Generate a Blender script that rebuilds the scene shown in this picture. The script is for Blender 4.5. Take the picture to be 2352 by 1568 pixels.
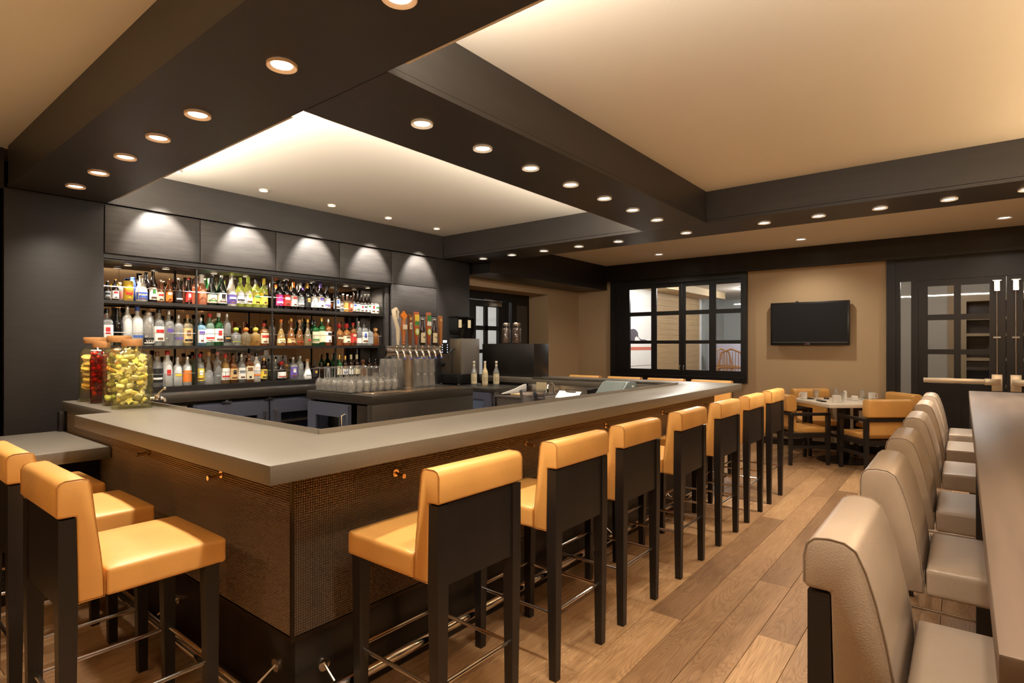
import bpy, bmesh, math, random
from mathutils import Vector, Matrix
random.seed(7)
S = bpy.context.scene
COL = S.collection
for o in list(bpy.data.objects):
    bpy.data.objects.remove(o)
PI = math.pi

# ---------------------------------------------------------------- camera, world, exposure
cam_data = bpy.data.cameras.new('camera')
cam = bpy.data.objects.new('camera', cam_data)
COL.objects.link(cam)
cam.location = (0, 0, 1.47)
cam.rotation_euler = (PI / 2, 0, math.radians(38.622) - PI / 2)
cam_data.sensor_width = 36
cam_data.lens = 36 * 1298 / 2352
cam_data.shift_y = 8 / 2352
cam_data.clip_start = 0.02
S.camera = cam
S.view_settings.view_transform = 'Standard'
S.view_settings.look = 'None'
S.view_settings.gamma = 1
S.view_settings.exposure = EXPO = 0.12
S.view_settings.use_curve_mapping = False
S.cycles.use_denoising = True
S.cycles.max_bounces = 8
S.cycles.diffuse_bounces = 4
S.cycles.glossy_bounces = 4
S.cycles.transmission_bounces = 6
S.cycles.transparent_max_bounces = 24
S.cycles.sample_clamp_indirect = 6
S.cycles.caustics_reflective = False
S.cycles.caustics_refractive = False
W = bpy.data.worlds.new('world'); S.world = W
W.use_nodes = True
W.node_tree.nodes['Background'].inputs[0].default_value = (1.0, 0.86, 0.70, 1)
W.node_tree.nodes['Background'].inputs[1].default_value = 0.25
WARM = (1.0, 0.88, 0.73)
PWARM = (1.0, 0.88, 0.72)
P_LONG, P_FRONT, P_CROSS, P_PEND, P_SMALL, P_PUCK, P_FAR, P_FILL = 64, 31, 72, 46, 190, 14, 70, 46

# ---------------------------------------------------------------- mesh helpers
class MB:
    def __init__(self):
        self.v = []; self.f = []
    def add(self, vs, fs):
        n = len(self.v)
        self.v += [tuple(p) for p in vs]
        self.f += [tuple(i + n for i in q) for q in fs]
        return self
    def box(self, x0, y0, z0, x1, y1, z1):
        x0, x1 = min(x0, x1), max(x0, x1); y0, y1 = min(y0, y1), max(y0, y1); z0, z1 = min(z0, z1), max(z0, z1)
        return self.add([(x0, y0, z0), (x1, y0, z0), (x1, y1, z0), (x0, y1, z0), (x0, y0, z1), (x1, y0, z1), (x1, y1, z1), (x0, y1, z1)],
                        [(0, 3, 2, 1), (4, 5, 6, 7), (0, 1, 5, 4), (1, 2, 6, 5), (2, 3, 7, 6), (3, 0, 4, 7)])
    def taper(self, c0, s0, c1, s1):
        """square post from centre c0 (x,y,z) size s0 to c1 size s1"""
        vs = []
        for c, s in ((c0, s0), (c1, s1)):
            sx, sy = (s, s) if not isinstance(s, tuple) else s
            for dx, dy in ((-1, -1), (1, -1), (1, 1), (-1, 1)):
                vs.append((c[0] + dx * sx / 2, c[1] + dy * sy / 2, c[2]))
        return self.add(vs, [(0, 3, 2, 1), (4, 5, 6, 7), (0, 1, 5, 4), (1, 2, 6, 5), (2, 3, 7, 6), (3, 0, 4, 7)])
    def lathe(self, prof, n=16, c=(0, 0, 0), sq=None, ys=1.0, a0=0.0):
        """prof: (r,z) list; sq: superellipse power for radii flagged square (r,z,True)"""
        vs = []; fs = []
        rings = []
        for pr in prof:
            r, z = pr[0], pr[1]
            flag = sq is not None and len(pr) > 2 and pr[2]
            if r < 1e-6:
                rings.append([len(vs)]); vs.append((c[0], c[1], c[2] + z)); continue
            ring = []
            for i in range(n):
                a = a0 + 2 * PI * (i + .5) / n
                k = 1.0
                if flag:
                    k = 1 / ((abs(math.cos(a)) ** sq + abs(math.sin(a)) ** sq) ** (1 / sq))
                ring.append(len(vs))
                vs.append((c[0] + r * k * math.cos(a), c[1] + r * k * math.sin(a) * ys, c[2] + z))
            rings.append(ring)
        for A, B in zip(rings, rings[1:]):
            if len(A) == 1 and len(B) == 1: continue
            for i in range(n):
                j = (i + 1) % n
                if len(A) == 1: fs.append((A[0], B[j], B[i]))
                elif len(B) == 1: fs.append((A[i], A[j], B[0]))
                else: fs.append((A[i], A[j], B[j], B[i]))
        return self.add(vs, fs)
    def tube(self, pts, r, n=8, cap=True):
        pts = [Vector(p) for p in pts]
        vs = []; fs = []
        up = Vector((0, 0, 1))
        prev = None
        for i, p in enumerate(pts):
            d = (pts[min(i + 1, len(pts) - 1)] - pts[max(i - 1, 0)]).normalized()
            if prev is None:
                a = d.cross(up if abs(d.z) < .95 else Vector((1, 0, 0))).normalized()
            else:
                a = (prev - d * prev.dot(d)).normalized()
            prev = a
            b = d.cross(a)
            rr = r[i] if isinstance(r, (list, tuple)) else r
            for k in range(n):
                t = 2 * PI * k / n
                vs.append(p + a * (rr * math.cos(t)) + b * (rr * math.sin(t)))
        m = len(pts)
        for i in range(m - 1):
            for k in range(n):
                k2 = (k + 1) % n
                fs.append((i * n + k, i * n + k2, (i + 1) * n + k2, (i + 1) * n + k))
        if cap:
            fs.append(tuple(range(n - 1, -1, -1))); fs.append(tuple((m - 1) * n + k for k in range(n)))
        return self.add(vs, fs)
    def prism(self, poly, axis, a0, a1):
        """poly of 2D points in the plane normal to axis ('x': (y,z), 'y': (x,z), 'z': (x,y))"""
        def P(p, a):
            return {'x': (a, p[0], p[1]), 'y': (p[0], a, p[1]), 'z': (p[0], p[1], a)}[axis]
        n = len(poly)
        vs = [P(p, a0) for p in poly] + [P(p, a1) for p in poly]
        fs = [tuple(range(n)), tuple(range(2 * n - 1, n - 1, -1))]
        for i in range(n):
            j = (i + 1) % n
            fs.append((i, n + i, n + j, j))
        return self.add(vs, fs)
    def rcube(self, x0, y0, z0, x1, y1, z1, r, crown=0.0, n=4):
        """rounded box with crowned top"""
        c = Vector(((x0 + x1) / 2, (y0 + y1) / 2, (z0 + z1) / 2))
        h = Vector(((x1 - x0) / 2, (y1 - y0) / 2, (z1 - z0) / 2))
        def ticks(H):
            inner = [-(H - r) + 2 * (H - r) * i / n for i in range(n + 1)]
            return [-H, -H + r * .15, -H + r * .5] + inner + [H - r * .5, H - r * .15, H]
        idx = {}
        vs = []; fs = []
        def vert(p):
            key = tuple(round(q, 6) for q in p)
            if key not in idx:
                q = Vector(p)
                core = Vector([max(-(h[k] - r), min(h[k] - r, q[k])) for k in range(3)])
                d = q - core
                if d.length > 1e-9: q = core + d.normalized() * r
                if crown and q.z > 0:
                    ux = max(0, 1 - (q.x / h.x) ** 2); uy = max(0, 1 - (q.y / h.y) ** 2)
                    q.z += crown * (ux * uy) ** .6 * (q.z / h.z)
                idx[key] = len(vs); vs.append(q + c)
            return idx[key]
        T = [ticks(h.x), ticks(h.y), ticks(h.z)]
        for ax in range(3):
            u, w = (ax + 1) % 3, (ax + 2) % 3
            for s in (-1, 1):
                for i in range(len(T[u]) - 1):
                    for j in range(len(T[w]) - 1):
                        q = []
                        for di, dj in ((0, 0), (1, 0), (1, 1), (0, 1)):
                            p = [0, 0, 0]; p[ax] = s * h[ax]; p[u] = T[u][i + di]; p[w] = T[w][j + dj]
                            q.append(vert(p))
                        if s < 0: q.reverse()
                        if len(set(q)) == 4: fs.append(tuple(q))
        return self.add(vs, fs)
    def xf(self, M):
        self.v = [tuple(M @ Vector(p)) for p in self.v]
        return self

def mesh_of(name, mb, smooth=True, ang=35, bevel=0, seg=2):
    me = bpy.data.meshes.new(name)
    me.from_pydata(mb.v, [], mb.f)
    if bevel:
        bm = bmesh.new(); bm.from_mesh(me)
        bmesh.ops.remove_doubles(bm, verts=bm.verts, dist=1e-5)
        bmesh.ops.recalc_face_normals(bm, faces=bm.faces)
        es = [e for e in bm.edges if len(e.link_faces) == 2 and e.calc_face_angle(0) > .5]
        bmesh.ops.bevel(bm, geom=es, offset=bevel, segments=seg, profile=.5, affect='EDGES', clamp_overlap=True)
        bm.to_mesh(me); bm.free()
    if smooth:
        me.shade_smooth()
        me.set_sharp_from_angle(angle=math.radians(ang))
    me.update()
    return me

def obj(name, mb, mat, parent=None, loc=(0, 0, 0), rz=0, **kw):
    me = mb if isinstance(mb, bpy.types.Mesh) else mesh_of(name, mb, **kw)
    if mat is not None:
        if not len(me.materials): me.materials.append(mat)
    o = bpy.data.objects.new(name, me)
    COL.objects.link(o)
    o.location = loc
    if rz: o.rotation_euler = (0, 0, rz)
    if parent: o.parent = parent
    return o

def thing(name, label, cat, loc=(0, 0, 0), rz=0, group=None):
    o = bpy.data.objects.new(name, None); COL.objects.link(o)
    o.empty_display_size = .1
    o.location = loc; o.rotation_euler = (0, 0, rz)
    return tag(o, label, cat, group)

def tag(o, label=None, cat=None, group=None):
    if label: o['label'] = label
    if cat: o['category'] = cat
    if group: o['group'] = group
    return o

def struct(name, mb, mat, parent=None, **kw):
    o = obj(name, mb, mat, parent, **kw)
    if parent is None: o['kind'] = 'structure'
    return o

def stuff(o):
    o['kind'] = 'stuff'; return o

def dup(o, loc=None, rz=None, label=None, parent=None):
    c = o.copy(); COL.objects.link(c)
    if parent: c.parent = parent
    if loc is not None: c.location = loc
    if rz is not None: c.rotation_euler = (0, 0, rz)
    if label: c['label'] = label
    for ch in list(o.children): dup(ch, parent=c)
    return c

ORD = ['first', 'second', 'third', 'fourth', 'fifth', 'sixth', 'seventh', 'eighth', 'ninth', 'tenth', 'eleventh', 'twelfth',
       'thirteenth', 'fourteenth', 'fifteenth', 'sixteenth', 'seventeenth', 'eighteenth', 'nineteenth', 'twentieth']
def nth(i):
    if i < 20: return ORD[i]
    tens = {2: 'twenty', 3: 'thirty', 4: 'forty'}[(i + 1) // 10]
    u = (i + 1) % 10
    return {2: 'twentieth', 3: 'thirtieth', 4: 'fortieth'}[(i + 1) // 10] if u == 0 else tens + '-' + ORD[u - 1]

# ---------------------------------------------------------------- materials
def lin(c):
    out = []
    for q in c[:3]:
        q = q / 255
        out.append(q / 12.92 if q <= .04045 else ((q + .055) / 1.055) ** 2.4)
    return (*out, 1)

def M(name, col, rough=.5, metal=0, spec=.5, vary=0, scale=(6, 6, 6), bump=0, bscale=None, btype='noise', coat=0, perobj=0, detail=6, aniso=0):
    m = bpy.data.materials.new(name); m.use_nodes = True
    nt = m.node_tree; N = nt.nodes; L = nt.links
    b = N['Principled BSDF']
    b.inputs['Base Color'].default_value = lin(col)
    b.inputs['Roughness'].default_value = rough
    b.inputs['Metallic'].default_value = metal
    b.inputs['Specular IOR Level'].default_value = spec
    b.inputs['Coat Weight'].default_value = coat
    b.inputs['Coat Roughness'].default_value = .15
    if vary or bump or perobj:
        tc = N.new('ShaderNodeTexCoord'); mp = N.new('ShaderNodeMapping')
        mp.inputs['Scale'].default_value = scale
        L.new(tc.outputs['Object'], mp.inputs['Vector'])
        if perobj:
            oi = N.new('ShaderNodeObjectInfo')
            vm = N.new('ShaderNodeVectorMath'); vm.operation = 'SCALE'
            vm.inputs['Scale'].default_value = 37.0
            cx = N.new('ShaderNodeCombineXYZ')
            for k in range(3): L.new(oi.outputs['Random'], cx.inputs[k])
            L.new(cx.outputs[0], vm.inputs[0]); L.new(vm.outputs[0], mp.inputs['Location'])
    colsock = None
    if vary:
        nz = N.new('ShaderNodeTexNoise'); nz.inputs['Detail'].default_value = detail; nz.inputs['Scale'].default_value = 1
        L.new(mp.outputs[0], nz.inputs['Vector'])
        cr = N.new('ShaderNodeValToRGB')
        c0 = [max(0, q * (1 - vary)) for q in lin(col)[:3]]; c1 = [min(1, q * (1 + vary)) for q in lin(col)[:3]]
        cr.color_ramp.elements[0].color = (*c0, 1); cr.color_ramp.elements[1].color = (*c1, 1)
        cr.color_ramp.elements[0].position = .3; cr.color_ramp.elements[1].position = .7
        L.new(nz.outputs['Fac'], cr.inputs[0]); colsock = cr.outputs[0]
        L.new(colsock, b.inputs['Base Color'])
    if perobj and colsock:
        hs = N.new('ShaderNodeHueSaturation')
        mr = N.new('ShaderNodeMapRange'); mr.inputs['To Min'].default_value = 1 - perobj; mr.inputs['To Max'].default_value = 1 + perobj
        L.new(oi.outputs['Random'], mr.inputs['Value']); L.new(mr.outputs[0], hs.inputs['Value'])
        L.new(colsock, hs.inputs['Color']); L.new(hs.outputs[0], b.inputs['Base Color'])
    if bump:
        mp2 = N.new('ShaderNodeMapping'); mp2.inputs['Scale'].default_value = bscale or scale
        L.new(tc.outputs['Object'], mp2.inputs['Vector'])
        if btype == 'voronoi':
            t = N.new('ShaderNodeTexVoronoi'); t.inputs['Scale'].default_value = 1; out = t.outputs['Distance']
        else:
            t = N.new('ShaderNodeTexNoise'); t.inputs['Scale'].default_value = 1; t.inputs['Detail'].default_value = 4; out = t.outputs['Fac']
        L.new(mp2.outputs[0], t.inputs['Vector'])
        bp = N.new('ShaderNodeBump'); bp.inputs['Strength'].default_value = bump; bp.inputs['Distance'].default_value = .004
        L.new(out, bp.inputs['Height']); L.new(bp.outputs[0], b.inputs['Normal'])
    return m

def EM(name, col, strength):
    m = bpy.data.materials.new(name); m.use_nodes = True
    nt = m.node_tree; nt.nodes.clear()
    e = nt.nodes.new('ShaderNodeEmission'); o = nt.nodes.new('ShaderNodeOutputMaterial')
    e.inputs[0].default_value = (*col, 1); e.inputs[1].default_value = strength
    nt.links.new(e.outputs[0], o.inputs[0])
    return m

def GL(name, tint, base=.05, edge=.55, rough=.02, frost=0, fcol=(1, 1, 1)):
    """thin glass: tinted see-through plus mirror reflection at the rims; frost mixes in a milky layer"""
    m = bpy.data.materials.new(name); m.use_nodes = True
    nt = m.node_tree; N = nt.nodes; L = nt.links; N.clear()
    out = N.new('ShaderNodeOutputMaterial'); tr = N.new('ShaderNodeBsdfTransparent'); gl = N.new('ShaderNodeBsdfGlossy')
    tr.inputs[0].default_value = (*tint, 1); gl.inputs['Roughness'].default_value = rough
    lw = N.new('ShaderNodeLayerWeight'); lw.inputs[0].default_value = .35
    mr = N.new('ShaderNodeMapRange'); mr.inputs['To Min'].default_value = base; mr.inputs['To Max'].default_value = edge
    pw = N.new('ShaderNodeMath'); pw.operation = 'POWER'; pw.inputs[1].default_value = 1.6
    L.new(lw.outputs['Facing'], pw.inputs[0]); L.new(pw.outputs[0], mr.inputs['Value'])
    mx = N.new('ShaderNodeMixShader'); L.new(mr.outputs[0], mx.inputs[0])
    first = tr.outputs[0]
    if frost:
        df = N.new('ShaderNodeBsdfDiffuse'); df.inputs[0].default_value = (*fcol, 1)
        m2 = N.new('ShaderNodeMixShader'); m2.inputs[0].default_value = frost
        L.new(tr.outputs[0], m2.inputs[1]); L.new(df.outputs[0], m2.inputs[2]); first = m2.outputs[0]
    L.new(first, mx.inputs[1]); L.new(gl.outputs[0], mx.inputs[2]); L.new(mx.outputs[0], out.inputs[0])
    return m

EBONY = M('ebony_wood', (30, 26, 24), .38, vary=.25, scale=(9, 9, 1.2), spec=.45)
BEAM = M('beam_veneer', (49, 44, 40), .42, vary=.12, scale=(3, 3, 20), spec=.5)
PANEL = M('panel_veneer', (58, 54, 51), .45, vary=.22, scale=(5, 5, 60), spec=.5, bump=.05, bscale=(200, 200, 12))
TOEK = M('toekick_black', (26, 23, 21), .35)
FRAME = M('window_frame_black', (25, 21, 19), .36, spec=.35)
CEIL = M('ceiling_paint', (234, 227, 213), .85, spec=.2)
TAN = M('tan_wall', (178, 154, 122), .75, spec=.25, bump=.06, bscale=(150, 150, 150))
QUARTZ = M('taupe_quartz', (104, 97, 86), .40, vary=.06, scale=(120, 120, 120), spec=.5)
LOWST = M('low_stone', (104, 97, 87), .38, vary=.06, scale=(40, 40, 40))
SLATE = M('dark_stone', (50, 46, 41), .35, vary=.12, scale=(8, 8, 8))
WEAVE = M('woven_bronze', (142, 123, 103), .32, metal=.6, spec=.6)
PIER = M('pier_veneer', (36, 32, 30), .55, vary=.15, scale=(5, 5, 60), spec=.35)
BRONZE = M('bronze_trim', (52, 42, 34), .35, metal=.7)
YLEA = M('yellow_leather', (222, 166, 92), .36, vary=.07, scale=(7, 7, 7), spec=.5, bump=.10, bscale=(60, 60, 60))
YSEAM = M('yellow_seam', (176, 118, 50), .6)
TLEA = M('taupe_leather', (162, 143, 124), .34, vary=.05, scale=(7, 7, 7), spec=.55, bump=.13, bscale=(420, 420, 300), btype='voronoi')
TSEAM = M('taupe_seam', (138, 119, 101), .6)
CHROME = M('chrome', (228, 224, 218), .16, metal=1)
STEEL = M('brushed_steel', (196, 189, 180), .27, metal=1, vary=.06, scale=(2, 2, 90))
COOL_LIT_STEEL = M('dark_steel', (92, 97, 116), .34, metal=.3)  # bluish tint puts the cool light inside the bar into the colour
BRASS = M('copper_hook', (236, 206, 170), .16, metal=1)
WHITE = M('white_ceramic', (238, 234, 226), .22)
WHITEP = M('white_plastic', (226, 224, 220), .4)
TABLE = M('white_laminate', (232, 222, 204), .28, vary=.02, scale=(40, 40, 40))
BLACK = M('black_plastic', (20, 19, 19), .35)
SCREEN = M('tv_screen', (24, 23, 26), .4, spec=.2)
CORK = M('cork', (196, 146, 92), .75, vary=.2, scale=(60, 60, 60))
CORKD = M('cork_lid', (186, 132, 80), .6, vary=.15, scale=(30, 30, 30))
MIRROR = M('mirror', (186, 180, 172), .02, metal=1)
LENS = EM('downlight_lens', (1, .93, .80), 9)
LENSS = EM('puck_lens', (1, .92, .78), 14)
RING = M('downlight_ring', (222, 186, 148), .5)
RINGW = M('downlight_ring_white', (232, 224, 210), .5)
BULB = EM('pendant_bulb', (1, .74, .42), 40)
AMBER_G = GL('amber_globe_glass', (1.0, .82, .58), .06, .5)
GLASS = GL('clear_glass', (.95, .95, .93), .10, .80, .02, .10)
PANE = GL('window_pane_glass', (.93, .93, .92), .03, .35)

def wood_mat():
    m = bpy.data.materials.new('oak_plank'); m.use_nodes = True
    nt = m.node_tree; N = nt.nodes; L = nt.links; b = N['Principled BSDF']
    b.inputs['Roughness'].default_value = .36; b.inputs['Specular IOR Level'].default_value = .45
    tc = N.new('ShaderNodeTexCoord'); oi = N.new('ShaderNodeObjectInfo')
    cx = N.new('ShaderNodeCombineXYZ')
    for k in range(3): L.new(oi.outputs['Random'], cx.inputs[k])
    sc = N.new('ShaderNodeVectorMath'); sc.operation = 'SCALE'; sc.inputs['Scale'].default_value = 53
    L.new(cx.outputs[0], sc.inputs[0])
    ad = N.new('ShaderNodeVectorMath'); L.new(tc.outputs['Object'], ad.inputs[0]); L.new(sc.outputs[0], ad.inputs[1])
    # cathedral grain: distorted rings stretched along the plank
    mp = N.new('ShaderNodeMapping'); mp.inputs['Scale'].default_value = (.9, 9, 9); L.new(ad.outputs[0], mp.inputs['Vector'])
    n1 = N.new('ShaderNodeTexNoise'); n1.inputs['Scale'].default_value = .8; n1.inputs['Detail'].default_value = 2; n1.inputs['Distortion'].default_value = .6
    L.new(mp.outputs[0], n1.inputs['Vector'])
    mul = N.new('ShaderNodeMath'); mul.operation = 'MULTIPLY'; mul.inputs[1].default_value = 34; L.new(n1.outputs['Fac'], mul.inputs[0])
    fr = N.new('ShaderNodeMath'); fr.operation = 'PINGPONG'; fr.inputs[1].default_value = .5; L.new(mul.outputs[0], fr.inputs[0])
    pw = N.new('ShaderNodeMath'); pw.operation = 'POWER'; pw.inputs[1].default_value = 2.2
    d2 = N.new('ShaderNodeMath'); d2.operation = 'MULTIPLY'; d2.inputs[1].default_value = 2; L.new(fr.outputs[0], d2.inputs[0]); L.new(d2.outputs[0], pw.inputs[0])
    # fine pores
    mp2 = N.new('ShaderNodeMapping'); mp2.inputs['Scale'].default_value = (5, 160, 160); L.new(ad.outputs[0], mp2.inputs['Vector'])
    n2 = N.new('ShaderNodeTexNoise'); n2.inputs['Scale'].default_value = 1; n2.inputs['Detail'].default_value = 4; L.new(mp2.outputs[0], n2.inputs['Vector'])
    mp3 = N.new('ShaderNodeMapping'); mp3.inputs['Scale'].default_value = (1.2, 4, 4); L.new(ad.outputs[0], mp3.inputs['Vector'])
    n3 = N.new('ShaderNodeTexNoise'); n3.inputs['Scale'].default_value = 1; L.new(mp3.outputs[0], n3.inputs['Vector'])
    base = N.new('ShaderNodeValToRGB')
    e = base.color_ramp.elements
    e[0].color = lin((132, 101, 72)); e[0].position = .0
    e[1].color = lin((206, 166, 120)); e[1].position = 1
    x = base.color_ramp.elements.new(.5); x.color = lin((170, 133, 95))
    mixf = N.new('ShaderNodeMath'); mixf.operation = 'MULTIPLY_ADD'; mixf.inputs[1].default_value = .75
    sh = N.new('ShaderNodeMath'); sh.operation = 'MULTIPLY_ADD'; sh.inputs[1].default_value = .5; sh.inputs[2].default_value = -.12
    L.new(n3.outputs['Fac'], sh.inputs[0]); L.new(oi.outputs['Random'], mixf.inputs[0]); L.new(sh.outputs[0], mixf.inputs[2])
    L.new(mixf.outputs[0], base.inputs[0])
    dk = N.new('ShaderNodeMix'); dk.data_type = 'RGBA'; dk.blend_type = 'MULTIPLY'
    gf = N.new('ShaderNodeMath'); gf.operation = 'MULTIPLY'; gf.inputs[1].default_value = .42; L.new(pw.outputs[0], gf.inputs[0])
    L.new(gf.outputs[0], dk.inputs[0]); L.new(base.outputs[0], dk.inputs[6]); dk.inputs[7].default_value = lin((168, 138, 108))
    dk2 = N.new('ShaderNodeMix'); dk2.data_type = 'RGBA'; dk2.blend_type = 'MULTIPLY'
    cr = N.new('ShaderNodeValToRGB'); cr.color_ramp.elements[0].position = .35; cr.color_ramp.elements[1].position = .62
    cr.color_ramp.elements[0].color = (.62, .56, .5, 1)
    L.new(n2.outputs['Fac'], cr.inputs[0]); dk2.inputs[0].default_value = .6
    L.new(dk.outputs[2], dk2.inputs[6]); L.new(cr.outputs[0], dk2.inputs[7])
    L.new(dk2.outputs[2], b.inputs['Base Color'])
    bp = N.new('ShaderNodeBump'); bp.inputs['Strength'].default_value = .08; bp.inputs['Distance'].default_value = .002
    L.new(n2.outputs['Fac'], bp.inputs['Height']); L.new(bp.outputs[0], b.inputs['Normal'])
    return m
OAK = wood_mat()

def lamp(kind, name, loc, power, parent=None, col=WARM, angle=110, blend=.7, radius=.04, aim=None):
    d = bpy.data.lights.new(name, kind); d.energy = power; d.color = col; d.shadow_soft_size = radius
    if kind == 'SPOT': d.spot_size = math.radians(angle); d.spot_blend = blend
    o = bpy.data.objects.new(name, d); COL.objects.link(o); o.location = loc
    if aim is not None:
        o.rotation_euler = Vector(aim).to_track_quat('-Z', 'Y').to_euler()
    if parent: o.parent = parent
    return o

# ================================================================ ROOM SHELL
ZC, ZB = 2.88, 2.59
XF = 9.0
floor = struct('floor', MB().box(-3, -4, -.06, 9.15, 6.2, -.009), M('subfloor', (40, 30, 22), .8), smooth=False)
pw, y0 = .18, -3.87
row = 0; y = y0 + .006
plank_cache = {}
while y < 5.5:
    x = -3 + random.uniform(-1.6, -.2)
    while x < 9.0:
        ln = random.choice([1.9, 2.2, 2.5, 2.8])
        a, b_ = max(x, -3), min(x + ln, 9.0)
        if b_ - a > .05:
            key = round(b_ - a, 3)
            if key not in plank_cache:
                e = .0011; h = .0012
                L_ = b_ - a
                mb = MB()
                mb.add([(e, e, -.0085), (L_ - e, e, -.0085), (L_ - e, pw - e, -.0085), (e, pw - e, -.0085),
                        (e, e, -h), (L_ - e, e, -h), (L_ - e, pw - e, -h), (e, pw - e, -h),
                        (e + h, e + h, 0), (L_ - e - h, e + h, 0), (L_ - e - h, pw - e - h, 0), (e + h, pw - e - h, 0)],
                       [(0, 1, 5, 4), (1, 2, 6, 5), (2, 3, 7, 6), (3, 0, 4, 7), (4, 5, 9, 8), (5, 6, 10, 9), (6, 7, 11, 10), (7, 4, 8, 11), (8, 9, 10, 11)])
                plank_cache[key] = mesh_of('plank', mb, smooth=False)
            obj('plank', plank_cache[key], OAK, floor, (a, y, 0))
        x += ln
    y += pw; row += 1

struct('ceiling', MB().box(-3, -4, ZC, 9.15, 6.2, ZC + .1), CEIL, smooth=False)

def beam(n, x0, y0, x1, y1):
    b = struct('trim_%d' % n, MB().box(x0 + .004, y0 + .004, ZB + .03, x1 - .004, y1 - .004, ZC - .001), BEAM, smooth=False)
    obj('beam_soffit', MB().box(x0, y0, ZB, x1, y1, ZB + .026), BEAM, b, smooth=False)
    return b
beam(1, .895, -3.99, 1.49, 5.29)
beam(2, 1.494, 1.845, 5.172, 2.47)
beam(3, 5.176, -3.99, 5.78, 5.29)
# soffit over the side opening, header along the far wall, fascia on the back wall
struct('trim_4', MB().box(5.784, 5.0, 2.45, 8.99, 5.6, ZC - .001), EBONY, smooth=False)
struct('trim_5', MB().box(8.955, -3.99, ZB, 8.999, 4.998, ZC - .001), EBONY, smooth=False)
struct('trim_6', MB().box(1.494, 5.28, ZB, 5.172, 5.30, ZC - .001), BEAM, smooth=False)
struct('trim_7', MB().box(-2.99, 5.36, ZB, .891, 5.42, ZC - .001), EBONY, smooth=False)

# back wall: backing with separate veneer panels
struct('wall_back', MB().box(-3, 5.75, 0, 5.7, 5.9, ZC), TOEK, smooth=False)
wb1 = struct('trim_10', MB().box(-3, 5.42, 0, .87, 5.749, ZB), TOEK, smooth=False)
wb2 = struct('trim_11', MB().box(.885, 5.32, 0, 1.47, 5.749, ZB), TOEK, smooth=False)
wb = struct('trim_12', MB().box(1.48, 5.33, 2.2, 4.349, 5.749, ZB), TOEK, smooth=False)
wb3 = struct('trim_13', MB().box(4.37, 5.33, 0, 5.69, 5.749, ZB), TOEK, smooth=False)
seam = [1.478, 2.195, 2.903, 3.631, 4.349, 5.08]
obj('panel', MB().box(.88, 5.30, 0, 1.474, 5.32, ZB - .002), PIER, wb2, bevel=.002)
obj('panel', MB().box(-2.98, 5.40, 0, .876, 5.42, ZB - .002), M('brown_panel', (66, 54, 44), .5, vary=.15, scale=(4, 4, 40)), wb1, bevel=.002)
for a, b_ in zip(seam, seam[1:]):
    obj('panel', MB().box(a + .003, 5.30, 2.2, b_ - .003, 5.33, ZB - .008), PANEL, wb, bevel=.002)
obj('panel', MB().box(4.352, 5.30, 1.835, 5.077, 5.33, 2.193), PANEL, wb3, bevel=.002)
obj('panel', MB().box(4.352, 5.30, .02, 5.077, 5.33, 1.828), PANEL, wb3, bevel=.002)
obj('panel', MB().box(5.083, 5.30, .02, 5.70, 5.33, ZB - .002), PIER, wb3, bevel=.002)
obj('valance', MB().box(1.48, 5.36, 2.15, 4.36, 5.75, 2.2).box(1.48, 5.335, 2.165, 4.36, 5.36, 2.2), EBONY, wb, smooth=False)
obj('niche_side', MB().box(4.30, 5.36, 1.06, 4.352, 5.75, 2.15), PANEL, wb3, smooth=False)

# tan wall with the side opening, far wall, walls behind the camera
ws = struct('wall_side', MB().box(5.7, 5.6, 2.335, 9.0, 6.02, ZC).box(8.02, 5.6, 0, 9.0, 6.02, 2.335).box(5.7, 5.6, 0, 5.9, 6.02, 2.335), TAN, smooth=False)
wf = struct('wall_far', MB().box(XF, 4.884, 0, XF + .15, 6.02, ZC).box(XF, 2.593, 0, XF + .15, 4.884, .9).box(XF, 2.593, 2.585, XF + .15, 4.884, ZC)
            .box(XF, .80, 0, XF + .15, 2.593, ZC).box(XF, -1.62, 2.59, XF + .15, .80, ZC).box(XF, -4, 0, XF + .15, -1.62, ZC), TAN, smooth=False)
struct('wall_left', MB().box(-3.1, -4, 0, -3, 5.9, ZC), TAN, smooth=False)
struct('wall_right', MB().box(-3.1, -4.1, 0, 9.15, -4, ZC), TAN, smooth=False)
struct('baseboard_far', MB().box(8.985, .81, 0, 8.999, 2.58, .1).box(8.985, 4.89, 0, 8.999, 5.59, .1), EBONY, smooth=False)

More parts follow.
